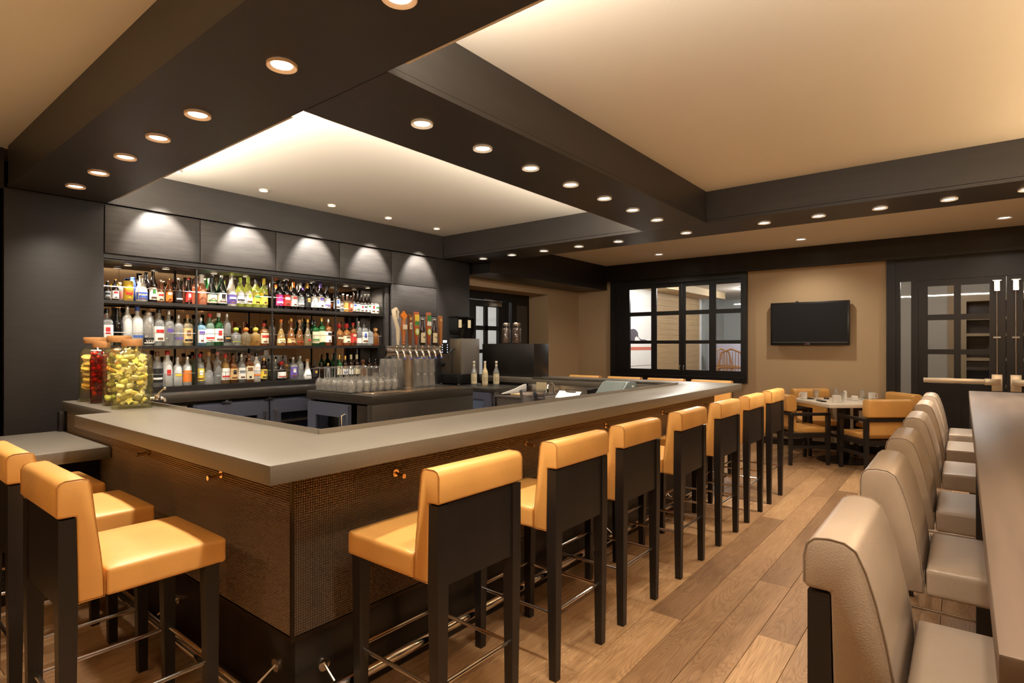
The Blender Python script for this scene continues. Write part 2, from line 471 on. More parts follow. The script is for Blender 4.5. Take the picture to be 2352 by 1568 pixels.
# ---------------------------------------------------------------- window onto the next room
win = struct('window_1', MB().box(8.93, 4.80, .885, 9.03, 4.90, 2.585).box(8.93, 2.575, .885, 9.03, 2.65, 2.585)
             .box(8.93, 2.65, 2.50, 9.03, 4.80, 2.585).box(8.92, 2.65, .885, 9.03, 4.80, .95).box(8.90, 2.60, .95, 9.03, 4.87, .97), FRAME, smooth=False)
YP = [4.552, 4.153, 4.059, 3.662, 3.559, 3.166, 3.063, 2.677]
ZR = [(1.064, 1.491), (1.546, 1.966), (2.035, 2.43)]
for k in (0, 1):
    ya, yb = YP[4 * k], YP[4 * k + 3]
    yo = (4.80 if k == 0 else 3.608); yi = (3.612 if k == 0 else 2.65)
    mb = MB()
    mb.box(8.985, ya, .97, 9.03, yo, 2.5).box(8.985, yi, .97, 9.03, yb, 2.5)
    mb.box(8.985, yb, .97, 9.03, ya, ZR[0][0]).box(8.985, yb, ZR[2][1], 9.03, ya, 2.5)
    mb.box(8.992, YP[4 * k + 2], ZR[0][0], 9.025, YP[4 * k + 1], ZR[2][1])
    for i in (0, 1):
        mb.box(8.992, YP[4 * k + 1], ZR[i][1], 9.025, ya, ZR[i + 1][0]).box(8.992, yb, ZR[i][1], 9.025, YP[4 * k + 2], ZR[i + 1][0])
    sash = obj('sash', mb, FRAME, win, smooth=False)
    for c in (0, 1):
        for z0, z1 in ZR:
            obj('pane', MB().box(9.008, YP[4 * k + 2 * c + 1] - .004, z0 - .004, 9.012, YP[4 * k + 2 * c] + .004, z1 + .004), PANE, sash, smooth=False)
    yh = 3.64 if k == 0 else 3.58
    tag(obj('handle', MB().tube([(8.99, yh, 1.04), (8.965, yh, 1.05), (8.965, yh, 1.125), (8.99, yh, 1.135)], .006), CHROME, sash), 'chrome pull handle')

# ---------------------------------------------------------------- double door with panic bars
D = -.40
door = struct('door_1', MB().box(8.95, .70, 0, 9.06, .80, 2.59).box(8.95, -1.60, 0, 9.06, -1.50, 2.59).box(8.97, -1.50, 2.30, 9.06, .70, 2.59)
              .box(8.96, .458, 0, 9.06, .532, 2.30).box(8.96, -1.332, 0, 9.06, -1.26, 2.30)
              .box(8.97, .532, 0, 9.06, .70, .84).box(8.97, -1.50, 0, 9.06, -1.332, .84)
              .box(8.975, .649, .84, 9.05, .70, 2.30).box(8.975, -1.50, .84, 9.05, -1.449, 2.30), FRAME, smooth=False)
obj('sidelight_pane', MB().box(9.008, .532, .84, 9.012, .649, 2.30), PANE, door, smooth=False)
obj('sidelight_pane', MB().box(9.008, -1.449, .84, 9.012, -1.332, 2.30), PANE, door, smooth=False)
ZD = [(.987, 1.352), (1.416, 1.786), (1.856, 2.221)]
for s in (1, -1):
    Y = lambda a: a if s > 0 else 2 * D - a
    bx = lambda m, x0, ya, z0, x1, yb, z1: m.box(x0, Y(ya), z0, x1, Y(yb), z1)
    mb = MB()
    bx(mb, 8.975, .456, .01, 9.03, .358, 2.297); bx(mb, 8.975, -.248, .01, 9.03, -.395, 2.297)
    bx(mb, 8.975, .358, 2.221, 9.03, -.248, 2.297); bx(mb, 8.975, .358, .83, 9.03, -.248, .987); bx(mb, 8.975, .358, .01, 9.03, -.248, .14)
    bx(mb, 8.978, .094, .987, 9.028, .025, 2.221); bx(mb, 8.978, .094, .14, 9.028, .025, .83)
    bx(mb, 8.992, .358, .14, 9.02, .094, .83); bx(mb, 8.992, .025, .14, 9.02, -.248, .83)
    for i in (0, 1):
        bx(mb, 8.978, .358, ZD[i][1], 9.028, .094, ZD[i + 1][0]); bx(mb, 8.978, .025, ZD[i][1], 9.028, -.248, ZD[i + 1][0])
    leaf = obj('door_leaf', mb, FRAME, door, smooth=False)
    for (ya, yb) in ((.358, .094), (.025, -.248)):
        for z0, z1 in ZD:
            m = MB(); bx(m, 9.008, ya, z0, 9.012, yb, z1)
            obj('pane', m, PANE, leaf, smooth=False)
    m = MB(); bx(m, 8.91, .40, .995, 8.945, -.22, 1.055); bx(m, 8.945, .40, 1.0, 8.975, .36, 1.05)
    m.prism([(8.90, Y(-.20)), (8.90, Y(-.235)), (8.93, Y(-.35)), (8.975, Y(-.35)), (8.975, Y(-.20))], 'z', .985, 1.06)
    bx(m, 8.93, -.265, .915, 8.975, -.365, 1.115)
    tag(obj('panic_bar', m, M('satin_metal', (222, 204, 176), .35, metal=.8), leaf, bevel=.003), 'satin metal push bar')
    m = MB(); yr = Y(-.315)
    m.tube([(8.955, yr, 1.11), (8.955, yr, 2.14)], .008)
    bx(m, 8.935, -.29, 2.12, 8.975, -.34, 2.24); bx(m, 8.93, -.275, 2.24, 8.975, -.355, 2.25)
    m.tube([(8.955, yr - .035, 1.56), (8.955, yr + .035, 1.56)], .013)
    tag(obj('vertical_rod', m, CHROME, leaf), 'chrome vertical bolt rod')

# ---------------------------------------------------------------- kitchen door in the side recess
d2 = struct('door_2', MB().box(5.9, 6.02, 2.20, 8.02, 6.12, 2.335).box(5.9, 6.02, 0, 6.45, 6.12, 2.2).box(7.38, 6.02, 0, 7.45, 6.12, 2.2).box(7.53, 6.02, 0, 8.02, 6.12, 2.2), FRAME, smooth=False)
obj('sidelight_pane', MB().box(7.45, 6.068, 0, 7.53, 6.072, 2.2), PANE, d2, smooth=False)
obj('side_panel', MB().box(7.66, 6.005, .02, 7.95, 6.02, 2.15), M('grey_board', (70, 66, 64), .5), d2, smooth=False)
mb = MB().box(6.46, 6.04, .01, 6.645, 6.09, 2.19).box(7.20, 6.04, .01, 7.37, 6.09, 2.19).box(6.645, 6.04, 2.09, 7.2, 6.09, 2.19).box(6.645, 6.04, .01, 7.2, 6.09, 1.0)
mb.box(6.866, 6.045, 1.0, 6.94, 6.085, 2.09).box(6.645, 6.045, 1.71, 7.2, 6.085, 1.78).box(6.645, 6.045, 1.34, 7.2, 6.085, 1.40)
leaf = obj('door_leaf', mb, FRAME, d2, smooth=False)
for xa, xb in ((6.645, 6.866), (6.94, 7.2)):
    for z0, z1 in ((1.0, 1.34), (1.40, 1.71), (1.78, 2.09)):
        obj('pane', MB().box(xa, 6.063, z0, xb, 6.067, z1), PANE, leaf, smooth=False)
tag(obj('door_closer', MB().box(6.92, 5.98, 2.10, 7.22, 6.04, 2.18).tube([(7.2, 6.0, 2.185), (6.95, 5.95, 2.195), (6.8, 6.01, 2.21)], .008), STEEL, leaf, bevel=.004), 'metal door closer')

# ---------------------------------------------------------------- rooms seen through the glass
WHITEW = M('white_wall', (240, 240, 238), .8)
GREYW = M('grey_wall', (206, 210, 208), .7)
CLAD = M('oak_cladding', (190, 160, 118), .6, vary=.12, scale=(1.5, 1.5, 40))
struct('floor_2', MB().box(9.15, -4, -.06, 17, 9, 0).box(5.0, 6.12, -.06, 9.0, 10, 0), M('far_floor', (120, 92, 66), .4, vary=.15, scale=(2, 14, 2)), smooth=False)
struct('ceiling_2', MB().box(9.15, -4, 2.75, 17, 9, 2.85).box(5.0, 6.12, 2.6, 9.0, 10, 2.7), M('far_ceiling', (225, 215, 200), .8), smooth=False)
struct('wall_2', MB().box(9.16, 5.2, 0, 11.35, 5.35, 2.75), WHITEW, smooth=False)
w3 = struct('wall_3', MB().box(11.35, 5.22, 0, 14.1, 5.35, 2.75), CLAD, smooth=False)
z = .02; i = 0
while z < 2.6:
    obj('cladding_board', MB().box(11.352, 5.2, z, 14.08, 5.22, z + .126), CLAD, w3, smooth=False); z += .129
struct('trim_8', MB().box(14.08, 5.19, 0, 14.2, 5.35, 2.75), WHITEW, smooth=False)
struct('trim_9', MB().box(9.16, 4.6, 2.6, 14.2, 4.7, 2.75).box(9.16, 4.7, 2.62, 14.2, 5.2, 2.75), M('oak_bulkhead', (206, 182, 142), .6), smooth=False)
struct('wall_4', MB().box(16.4, -4, 0, 16.5, 9, 2.75).box(14.2, 5.35, 0, 16.4, 5.4, 2.75), GREYW, smooth=False)
struct('wall_5', MB().box(5.0, 9.4, 0, 9.2, 9.5, 2.6).box(5.0, 6.12, 0, 5.1, 9.5, 2.6).box(9.05, 6.12, 0, 9.14, 9.5, 2.6), WHITEW, smooth=False)
struct('wall_6', MB().box(9.16, 1.35, 0, 12.6, 1.45, 2.75), GREYW, smooth=False)
struct('wall_7', MB().box(12.9, .17, 0, 13.0, 1.35, 2.75).box(12.9, -4, 2.35, 13.0, .17, 2.75), M('pale_grey_wall', (196, 190, 180), .7), smooth=False)
struct('column', MB().box(12.72, .06, 0, 12.9, .22, 2.75), M('tan_column', (164, 138, 108), .6), smooth=False)
# printed mural on the white wall
art = thing('wall_mural', 'flat mural of dark grey shapes above a red stripe on white wall', 'mural', (10.78, 5.19, 0))
obj('canvas', MB().box(-1.4, 0, 1.05, .55, .008, 2.2), M('mural_white', (250, 250, 248), .6), art, smooth=False)
obj('silhouette', MB().prism([(-.55, 1.545), (-.55, 1.78), (-.36, 1.795), (-.26, 1.78), (-.17, 1.72), (-.16, 1.66), (-.13, 1.62), (-.02, 1.585), (.12, 1.585), (.36, 1.555), (.36, 1.545), (.02, 1.545), (-.05, 1.56), (-.16, 1.63), (-.24, 1.645), (-.30, 1.62), (-.32, 1.545)], 'y', -.003, 0), M('mural_grey', (92, 88, 98), .6), art, smooth=False)
obj('stripe', MB().box(-1.4, -.003, 1.365, .55, 0, 1.43), M('mural_red', (214, 120, 100), .6), art, smooth=False)
# display cabinet behind the double door
cab = thing('display_cabinet', 'tan display cabinet with dark shelves behind the double doors', 'cabinet', (12.6, -.6, 0))
TANW = M('tan_cabinet', (168, 146, 116), .5)
obj('frame', MB().box(-.1, .56, 0, .25, .64, 2.35).box(-.1, -1.2, 0, .25, -1.12, 2.35).box(-.1, -.3, 0, .25, -.22, 2.35).box(-.1, -1.12, 2.22, .25, .56, 2.35), TANW, cab, smooth=False)
obj('back', MB().box(.2, -1.12, 0, .25, .56, 2.22), M('cabinet_dark', (44, 36, 32), .4), cab, smooth=False)
for zz in (.75, 1.2, 1.62, 1.9):
    obj('shelf', MB().box(-.08, -1.12, zz, .2, .56, zz + .05), TANW, cab, smooth=False)
VASE = M('dark_vase', (60, 50, 44), .3)
for k, (yy, zz) in enumerate([(-.38, 1.25), (-.66, 1.25), (-.45, .8), (-1.1, .8)]):
    tag(obj('vase', MB().lathe([(0, 0), (.06, 0), (.1, .1), (.07, .2), (.03, .25), (.04, .3), (0, .3)], 12), VASE, None, (12.62, yy, zz + .003)),
        'dark rounded vase, %s of four in the display cabinet behind the doors' % ORD[k], 'vase', 'vases in the display cabinet')
# wooden chairs beyond the window
OAKC = M('chair_oak', (168, 122, 78), .4)
def far_chair(x, y, rz, lab):
    t = thing('wooden_chair', lab, 'chair', (x, y, 0), rz, 'wooden chairs beyond the window')
    obj('seat', MB().rcube(-.22, -.22, .42, .22, .22, .46, .015), OAKC, t)
    for sx in (-.19, .19):
        for sy in (-.19, .19):
            obj('leg', MB().tube([(sx * 1.05, sy * 1.05, 0), (sx, sy, .43)], [.014, .02]), OAKC, t)
    obj('bow', MB().tube([(-.21, -.19, .44), (-.23, -.24, .75), (-.18, -.27, .97), (0, -.29, 1.03), (.18, -.27, .97), (.23, -.24, .75), (.21, -.19, .44)], .017), OAKC, t)
    obj('arm_rail', MB().tube([(-.26, .15, .70), (-.27, -.1, .71), (-.18, -.26, .72), (0, -.285, .72), (.18, -.26, .72), (.27, -.1, .71), (.26, .15, .70)], .018), OAKC, t)
    for k in range(6):
        x_ = -.14 + .056 * k
        obj('spindle', MB().tube([(x_ * .9, -.2, .45), (x_, -.28, .98)], .008, 6), OAKC, t)
    t.scale = (1.12, 1.12, 1.34)
far_chair(12.6, 3.95, 1.9, 'oak spindle-back chair beyond the window, nearest the glass')
far_chair(13.6, 4.35, 2.4, 'oak spindle-back chair beyond the window, further behind')
nb = obj('notice_board', MB().box(-.02, -.5, 0, .02, .5, 1.5), M('pale_board', (190, 188, 205), .6), None, (14.4, 4.6, 0), bevel=.006)
tag(nb, 'pale lilac screen board standing behind the oak chairs', 'board')
# ceiling lights of those rooms; window-room pair is unseen, put in to light it
for i, (x, y, z, lab) in enumerate([(10.3, 3.9, 2.75, 'square ceiling light in the room beyond the window, near the glass'), (13.3, 3.6, 2.75, 'square ceiling light in the room beyond the window, far side'),
                             (11.0, .2, 2.75, 'square ceiling light behind the double doors'), (6.9, 7.8, 2.6, 'square ceiling light in the kitchen behind the recessed door')]):
    t = thing('ceiling_light', lab, 'ceiling light', (x, y, z - .02))
    obj('frame', MB().box(-.3, -.3, 0, .3, .3, .018), WHITEP, t, smooth=False)
    obj('diffuser', MB().box(-.27, -.27, -.004, .27, .27, 0), EM('far_diffuser_%d' % i, (1, .95, .88), 4), t, smooth=False)
    lamp('POINT', 'far_room_lamp', (0, 0, -.12), (120, 70, 40, 90)[i], t, col=((1, .97, .93), (.93, .95, 1), (1, .93, .85), (.95, .97, 1))[i], radius=.2)
shelf = thing('kitchen_rack', 'grey steel shelving rack in the kitchen behind the recessed door', 'rack', (8.0, 9.2, 0))
for zz in (.5, 1.0, 1.45, 1.85): obj('shelf', MB().box(-1.2, -.2, zz, 1.0, .2, zz + .03), STEEL, shelf, smooth=False)
for sx in (-1.19, .97):
    for sy in (-.18, .16): obj('post', MB().box(sx, sy, 0, sx + .03, sy + .03, 2.0), STEEL, shelf, smooth=False)

# ================================================================ BAR
def root_off(p):
    v = Vector((0, 0, 0))
    while p is not None:
        v += p.location; p = p.parent
    return v
def wobj(name, mb, mat, parent, **kw):
    """part given in world coordinates under an unrotated parent"""
    return obj(name, mb.xf(Matrix.Translation(-root_off(parent))), mat, parent, **kw)

def weave(name, mat, parent, origin, du, dv, nrm, nu, nv, pitch, hgt=.0042):
    """a sheet of woven metal: one raised bump per cell"""
    O, U, V, Nn = Vector(origin), Vector(du), Vector(dv), Vector(nrm)
    vs = []; fs = []
    b, t = pitch * .43, pitch * .20
    corners = ((-1, -1), (1, -1), (1, 1), (-1, 1))
    low = [U * (a * b) + V * (c * b) for a, c in corners]
    top = [U * (a * t) + V * (c * t) + Nn * hgt for a, c in corners]
    for i in range(nu):
        for j in range(nv):
            c = O + U * ((i + .5) * pitch) + V * ((j + .5) * pitch)
            n = len(vs)
            vs += [c + q for q in low] + [c + q for q in top]
            fs += [(n, n + 1, n + 5, n + 4), (n + 1, n + 2, n + 6, n + 5), (n + 2, n + 3, n + 7, n + 6), (n + 3, n, n + 4, n + 7), (n + 4, n + 5, n + 6, n + 7)]
    off = root_off(parent)
    me = bpy.data.meshes.new(name)
    me.from_pydata([tuple(v - off) for v in vs], [], fs); me.update()
    o = obj(name, me, mat, parent); stuff(o)
    return o

bar = thing('bar_counter', 'U-shaped bar counter clad in woven bronze mesh above a black plinth', 'bar counter', (3.5, 2.1, 0))
wobj('plinth', MB().box(1.185, 2.02, 0, 5.83, 2.24, .335).box(1.185, 2.24, 0, 1.43, 5.0, .335).box(5.56, 2.24, 0, 5.83, 4.95, .335), TOEK, bar, bevel=.003)
wobj('carcass', MB().box(1.166, 2.006, .335, 5.85, 2.245, 1.001).box(1.166, 2.245, .335, 1.44, 5.01, 1.001).box(5.55, 2.245, .335, 5.85, 4.96, 1.001), TOEK, bar, smooth=False)
P_ = .0100
wv = weave('woven_panel', WEAVE, bar, (1.168, 2.004, .352), (1, 0, 0), (0, 0, 1), (0, -1, 0), 467, 65, P_)
wv['label'] = 'woven bronze mesh facing the aisle'
weave('woven_panel', WEAVE, bar, (1.164, 5.0, .352), (0, -1, 0), (0, 0, 1), (-1, 0, 0), 299, 65, P_)
wobj('corner_trim', MB().box(1.155, 1.995, .335, 1.168, 2.008, 1.001), BRONZE, bar, smooth=False)
wobj('bottom_trim', MB().box(1.157, 1.997, .333, 5.85, 2.01, .351).box(1.157, 2.01, .333, 1.168, 5.0, .351), BRONZE, bar, smooth=False)
wobj('end_post', MB().box(1.118, 4.96, .862, 1.16, 5.03, 1.0), TOEK, bar, bevel=.002)
for x in (1.66, 2.63, 3.57, 4.54, 5.48):
    wobj('coat_hook', MB().tube([(x, 2.0, .895), (x, 1.994, .895)], .017, 16).tube([(x, 1.995, .895), (x, 1.955, .888), (x, 1.942, .888)], .007, 8).tube([(x, 1.947, .888), (x, 1.938, .888)], .011, 10), BRASS, bar, ang=50)
for y in (2.58, 3.42):
    wobj('coat_hook', MB().tube([(1.16, y, .895), (1.154, y, .895)], .017, 16).tube([(1.155, y, .895), (1.115, y, .888), (1.102, y, .888)], .007, 8).tube([(1.107, y, .888), (1.098, y, .888)], .011, 10), BRASS, bar, ang=50)
ZR_, YR_, XR_ = .14, 1.905, 1.055
wobj('foot_rail', MB().tube([(5.9, YR_, ZR_), (XR_ + .09, YR_, ZR_), (XR_ + .025, YR_ + .025, ZR_), (XR_, YR_ + .09, ZR_), (XR_, 3.9, ZR_)], .024, 12), CHROME, bar, ang=60)
for x in (1.305, 2.45, 3.55, 4.65, 5.6):
    wobj('rail_bracket', MB().tube([(x, 2.02, .185), (x, 2.008, .185)], .026, 14).tube([(x, 2.01, .19), (x, YR_ + .01, ZR_ - .01)], .007, 8), CHROME, bar, ang=50)
for y in (2.15, 3.1, 3.8):
    wobj('rail_bracket', MB().tube([(1.185, y, .19), (1.173, y, .19)], .026, 14).tube([(1.175, y, .19), (XR_ + .01, y, ZR_ - .01)], .007, 8), CHROME, bar, ang=50)

top = wobj('bar_top', MB().prism([(.96, 1.79), (6.05, 1.79), (6.05, 4.97), (5.5, 4.97), (5.5, 2.26), (1.45, 2.26), (1.45, 5.02), (1.145, 5.02), (1.145, 3.96), (.96, 3.96)], 'z', 1.0025, 1.07), QUARTZ, bar, bevel=.003)
tag(top, 'taupe quartz bar top')
tag(wobj('steel_lip', MB().box(1.44, 2.252, 1.06, 5.51, 2.262, 1.092).box(1.438, 2.262, 1.06, 1.45, 5.0, 1.092).box(5.5, 2.262, 1.06, 5.512, 4.08, 1.086), STEEL, top, smooth=False), 'brushed steel inner lip')

low = thing('low_counter', 'lower dark stone counter joined to the bar beside the yellow stools', 'counter', (-.1, 4.5, 0))
wobj('countertop', MB().box(-1.4, 4.01, .79, 1.15, 5.03, .86), LOWST, low, bevel=.003)
wobj('base', MB().box(-1.3, 4.22, 0, 1.15, 4.98, .789), TOEK, low, smooth=False)
weave('woven_panel', M('woven_dark', (70, 58, 46), .4, metal=.75), low, (-1.3, 4.218, .12), (1, 0, 0), (0, 0, 1), (0, -1, 0), 188, 51, .013)

# ================================================================ STOOLS
def make_stool(name, label, leather, seamm, curvy, group):
    t = thing(name, label, 'bar stool', (0, 0, 0), 0, group)
    for sx in (-1, 1):
        obj('leg', MB().taper((sx * .197, -.217, 0), .036, (sx * .2, -.217, .62), .05).taper((sx * .2, -.217, .62), .05, (sx * .2, -.22, .925), (.05, .044)), EBONY, t, smooth=False)
        obj('leg', MB().taper((sx * .197, .222, 0), .036, (sx * .2, .216, .655), .05), EBONY, t, smooth=False)
    obj('back_panel', MB().box(-.176, -.236, .645, .176, -.20, .926), EBONY, t, smooth=False)
    if curvy:
        prof = [(-.197, .93), (-.245, .93), (-.25, .94), (-.25, 1.0), (-.245, 1.028), (-.228, 1.043), (-.2, 1.047), (-.17, 1.044), (-.148, 1.03), (-.13, .99), (-.112, .93), (-.094, .85), (-.08, .77), (-.072, .70), (-.07, .655), (-.19, .655)]
    else:
        prof = [(-.196, .93), (-.245, .93), (-.248, .94), (-.248, 1.025), (-.24, 1.04), (-.225, 1.046), (-.18, 1.046), (-.165, 1.04), (-.158, 1.02), (-.145, .90), (-.133, .80), (-.127, .74), (-.122, .655), (-.192, .655)]
    obj('backrest', MB().prism(prof, 'x', -.227, .227), leather, t, bevel=.007, seg=2, ang=50)
    fy = prof[-2][0]
    obj('seat', MB().rcube(-.229, fy + .004, .652, .229, .266, .742, .012, crown=.012, n=8), leather, t, ang=70)
    for sx in (-1, 1):
        sm = MB()
        sm.tube([(sx * .2255, y, z) for y, z in prof[2:14]], .0015, 5)
        sm.tube([(sx * .2265, fy + .01, .735), (sx * .2265, .25, .735), (sx * .22, .262, .733)], .0015, 5)
        sm.tube([(sx * .2285, fy, .66), (sx * .2285, fy, .735)], .0015, 5)
        obj('seam', sm, seamm, t)
    z = .287
    for sx in (-1, 1):
        obj('foot_rung', MB().tube([(sx * .198, -.205, z), (sx * .198, .205, z)], .008, 10), CHROME, t)
    obj('foot_rung', MB().tube([(-.185, -.217, z + .012), (.185, -.217, z + .012)], .008, 10), CHROME, t)
    obj('foot_rung', MB().tube([(-.185, .217, z + .012), (.185, .217, z + .012)], .008, 10), CHROME, t)
    return t
ys = make_stool('bar_stool', '', YLEA, YSEAM, False, 'yellow leather bar stools along the bar')
first = True
def put(proto, x, y, rz, label, used=[]):
    if proto.name not in used:
        used.append(proto.name); proto.location = (x, y, 0); proto.rotation_euler = (0, 0, rz); proto['label'] = label; return proto
    return dup(proto, (x, y, 0), rz, label)
front_x = [1.555, 2.256, 2.88, 3.636, 4.38, 5.07, 5.77]
for i, x in enumerate(front_x):
    w = ['nearest the mesh corner', 'second from the mesh corner', 'third from the mesh corner', 'middle one of seven', 'third from the far end', 'second from the far end', 'at the far end'][i]
    put(ys, x, 1.62, random.uniform(-.012, .012), 'yellow leather bar stool in the aisle row, ' + w)
for i, y in enumerate([2.405, 3.10, 3.77]):
    w = ['nearest the camera', 'middle of the three', 'closest to the low counter'][i]
    put(ys, .73, y, -PI / 2, 'yellow leather bar stool on the short side of the bar, ' + w)
for i, y in enumerate([2.245, 2.79, 3.34, 3.92]):
    w = ['nearest the aisle', 'second from the aisle', 'third from the aisle', 'furthest from the aisle'][i]
    put(ys, 6.26, y, PI / 2, 'yellow stool behind the far side of the bar, ' + w).scale = (1, 1, 1.022)
ts = make_stool('bar_stool', '', TLEA, TSEAM, True, 'taupe leather bar stools at the long high table')
for i, x in enumerate([1.397, 2.283, 3.10, 4.03, 4.98, 5.84]):
    w = ['closest to the camera', 'second from the camera', 'third from the camera', 'fourth from the camera', 'second from the far end', 'at the far end'][i]
    put(ts, x + .225, .03, PI, 'taupe textured leather stool at the long high table, ' + w)

# ================================================================ LONG HIGH TABLE
tb = thing('high_table', 'long high communal table with dark grained top beside the taupe stools', 'table', (3.65, -.7, 0))
wobj('tabletop', MB().box(.967, -1.38, 1.02, 6.35, -.035, 1.07), M('grey_walnut', (100, 84, 72), .33, vary=.22, scale=(1.2, 16, 16), spec=.5), tb, bevel=.004)
for x in (.975, 3.0, 6.30):
    wobj('panel_leg', MB().box(x, -1.36, 0, x + .05, -.04, 1.019), EBONY, tb, bevel=.003)
wobj('stretcher', MB().box(1.04, -.75, .25, 6.28, -.65, .45), EBONY, tb, smooth=False)

# ================================================================ DINING TABLE, ARMCHAIRS
TC = Vector((8.25, 1.2, 0)); TA = math.radians(40.8)
e1 = Vector((math.cos(TA), math.sin(TA), 0)); e2 = Vector((math.sin(TA), -math.cos(TA), 0))
dt = thing('dining_table', 'white square dining table on a black pedestal under the television', 'table', TC, TA)
obj('tabletop', MB().box(-.45, -.45, .718, .45, .45, .76), TABLE, dt, bevel=.004)
obj('pedestal', MB().box(-.05, -.05, .02, .05, .05, .718), BLACK, dt, bevel=.003)
obj('base_plate', MB().lathe([(0, 0), (.3, 0), (.3, .008), (.27, .016), (.06, .024), (0, .024)], 32), BLACK, dt)

def make_armchair():
    t = thing('armchair', '', 'armchair', group='yellow armchairs around the white dining table')
    for sx in (-1, 1):
        obj('leg', MB().taper((sx * .255, .22, 0), .036, (sx * .255, .22, .607), .046), EBONY, t, smooth=False)
        obj('leg', MB().taper((sx * .255, -.25, 0), .036, (sx * .255, -.24, .607), .046), EBONY, t, smooth=False)
        obj('arm_rail', MB().box(sx * .232, -.262, .605, sx * .278, .244, .64), EBONY, t, bevel=.003)
        obj('stretcher', MB().box(sx * .24, -.22, .205, sx * .27, .2, .24), EBONY, t, smooth=False)
    obj('back_rail', MB().box(-.232, -.262, .605, .232, -.225, .64), EBONY, t, smooth=False)
    obj('seat_frame', MB().box(-.235, .205, .335, .235, .238, .39).box(-.235, -.258, .335, .235, -.225, .39).box(-.27, -.22, .335, -.24, .2, .39).box(.24, -.22, .335, .27, .2, .39), EBONY, t, smooth=False)
    prof = [(.245, .40), (.25, .43), (.235, .455), (.1, .452), (-.07, .445), (-.12, .455), (-.15, .485), (-.165, .55), (-.175, .66), (-.178, .85), (-.222, .85), (-.222, .55), (-.215, .45), (-.18, .405), (-.12, .392), (.2, .392)]
    obj('seat_shell', MB().prism(prof, 'x', -.225, .225), YLEA, t, bevel=.005, ang=50)
    obj('head_roll', MB().prism([(-.17, .665), (-.162, .70), (-.17, .83), (-.19, .853), (-.25, .858), (-.285, .845), (-.292, .82), (-.285, .68), (-.275, .655), (-.2, .652)], 'x', -.25, .25), YLEA, t, bevel=.008, ang=50)
    return t
ac = make_armchair()
for i, (n, lat, d, lab) in enumerate([(-e2, 0, .57, 'yellow armchair with dark arms seen side-on, between bar stools and white table'),
                                      (-e1, 0, .58, 'yellow armchair showing its back, in front of the white table beside taupe stools'),
                                      (e1, 0, .52, 'yellow armchair behind the white table against the tan wall'),
                                      (e2, 0, .56, 'yellow armchair on the door side of the white table, mostly hidden')]):
    face = -n
    rz = math.atan2(face.y, face.x) - PI / 2
    p = TC + n * d
    put(ac, p.x, p.y, rz, lab)

# things on the dining table
def mug(x, y, rz, label):
    t = thing('mug', label, 'mug', (x, y, .7605), rz, 'white mugs on the dining table')
    obj('cup', MB().lathe([(0, 0), (.034, 0), (.040, .004), (.042, .09), (.038, .09), (.036, .008), (0, .008)], 20), WHITE, t)
    obj('handle', MB().tube([(.040, 0, .078), (.06, 0, .078), (.072, 0, .06), (.072, 0, .036), (.06, 0, .018), (.040, 0, .016)], .006, 8), WHITE, t)
mug(8.20, 1.64, math.radians(140), 'white mug on the dining table, nearest the bar stools')
mug(8.66, .93, math.radians(-50), 'white mug on the dining table, on the door side')
tumbler_me = mesh_of('tumbler', MB().lathe([(0, 0), (.027, 0), (.030, .01), (.040, .125), (.0385, .125), (.028, .028), (0, .022)], 16))
TUMB = GL('tumbler_glass', (.93, .93, .91), .10, .8, .02, .08)  # slight milky share stands in for reflected brightness
for x, y, w in ((8.33, 1.52, 'beside the mug near the bar stools'), (8.13, 1.2, 'behind the square white holder'), (8.53, 1.02, 'towards the doors'), (8.58, 1.33, 'furthest back, near the tan wall')):
    tag(obj('tumbler', tumbler_me, TUMB, None, (x, y, .7605)), 'empty clear glass tumbler on the white table, ' + w, 'glass', 'tumblers on the dining table')
tag(obj('candle_holder', MB().rcube(-.045, -.045, 0, .045, .045, .09, .006), WHITE, None, (7.93, 1.22, .7605), .3), 'square white block holder at the near corner of the dining table', 'holder')
tag(obj('salt_shaker', MB().lathe([(0, 0), (.022, 0), (.024, .01), (.022, .10), (.012, .118), (0, .12)], 14), WHITE, None, (8.42, 1.20, .7605)), 'tall white shaker in the middle of the white table', 'shaker')
tag(obj('sugar_caddy', MB().rcube(-.035, -.03, 0, .035, .03, .06, .01), WHITE, None, (8.40, 1.09, .7605), .5), 'small white sugar caddy beside the tall shaker', 'caddy')
for x, y, rz, w in ((7.99, 1.40, .5, 'near corner beside the white block'), (8.45, 1.42, .2, 'behind the glasses'), (8.50, .93, -.3, 'door side by the tumbler'), (8.29, 1.62, .9, 'next to the mug')):
    t = thing('cutlery_roll', 'black napkin with cutlery on the white table, ' + w, 'napkin', (x, y, .7605), rz, 'black cutlery rolls on the dining table')
    obj('napkin', MB().rcube(-.10, -.03, 0, .10, .03, .014, .006), BLACK, t)
    obj('fork', MB().box(-.09, -.008, .014, .07, -.002, .018), CHROME, t, smooth=False)
    obj('knife', MB().box(-.09, .006, .014, .08, .012, .018), CHROME, t, smooth=False)

# television
tv = thing('television', 'flat black wall television on the tan wall above the dining table', 'television', (8.93, 1.72, 1.775))
obj('bezel', MB().box(-.03, -.505, -.31, .03, .505, .31), BLACK, tv, bevel=.006)
obj('screen', MB().box(-.0312, -.48, -.262, -.03, .48, .285), SCREEN, tv, smooth=False)
obj('trim_line', MB().box(-.032, -.48, -.268, -.03, .48, -.264), M('tv_trim', (120, 124, 128), .3), tv, smooth=False)
obj('wall_mount', MB().box(.03, -.25, -.12, .069, .25, .12), BLACK, tv, smooth=False)
obj('bracket', MB().box(-.01, .14, .31, .02, .17, .325), BLACK, tv, smooth=False)

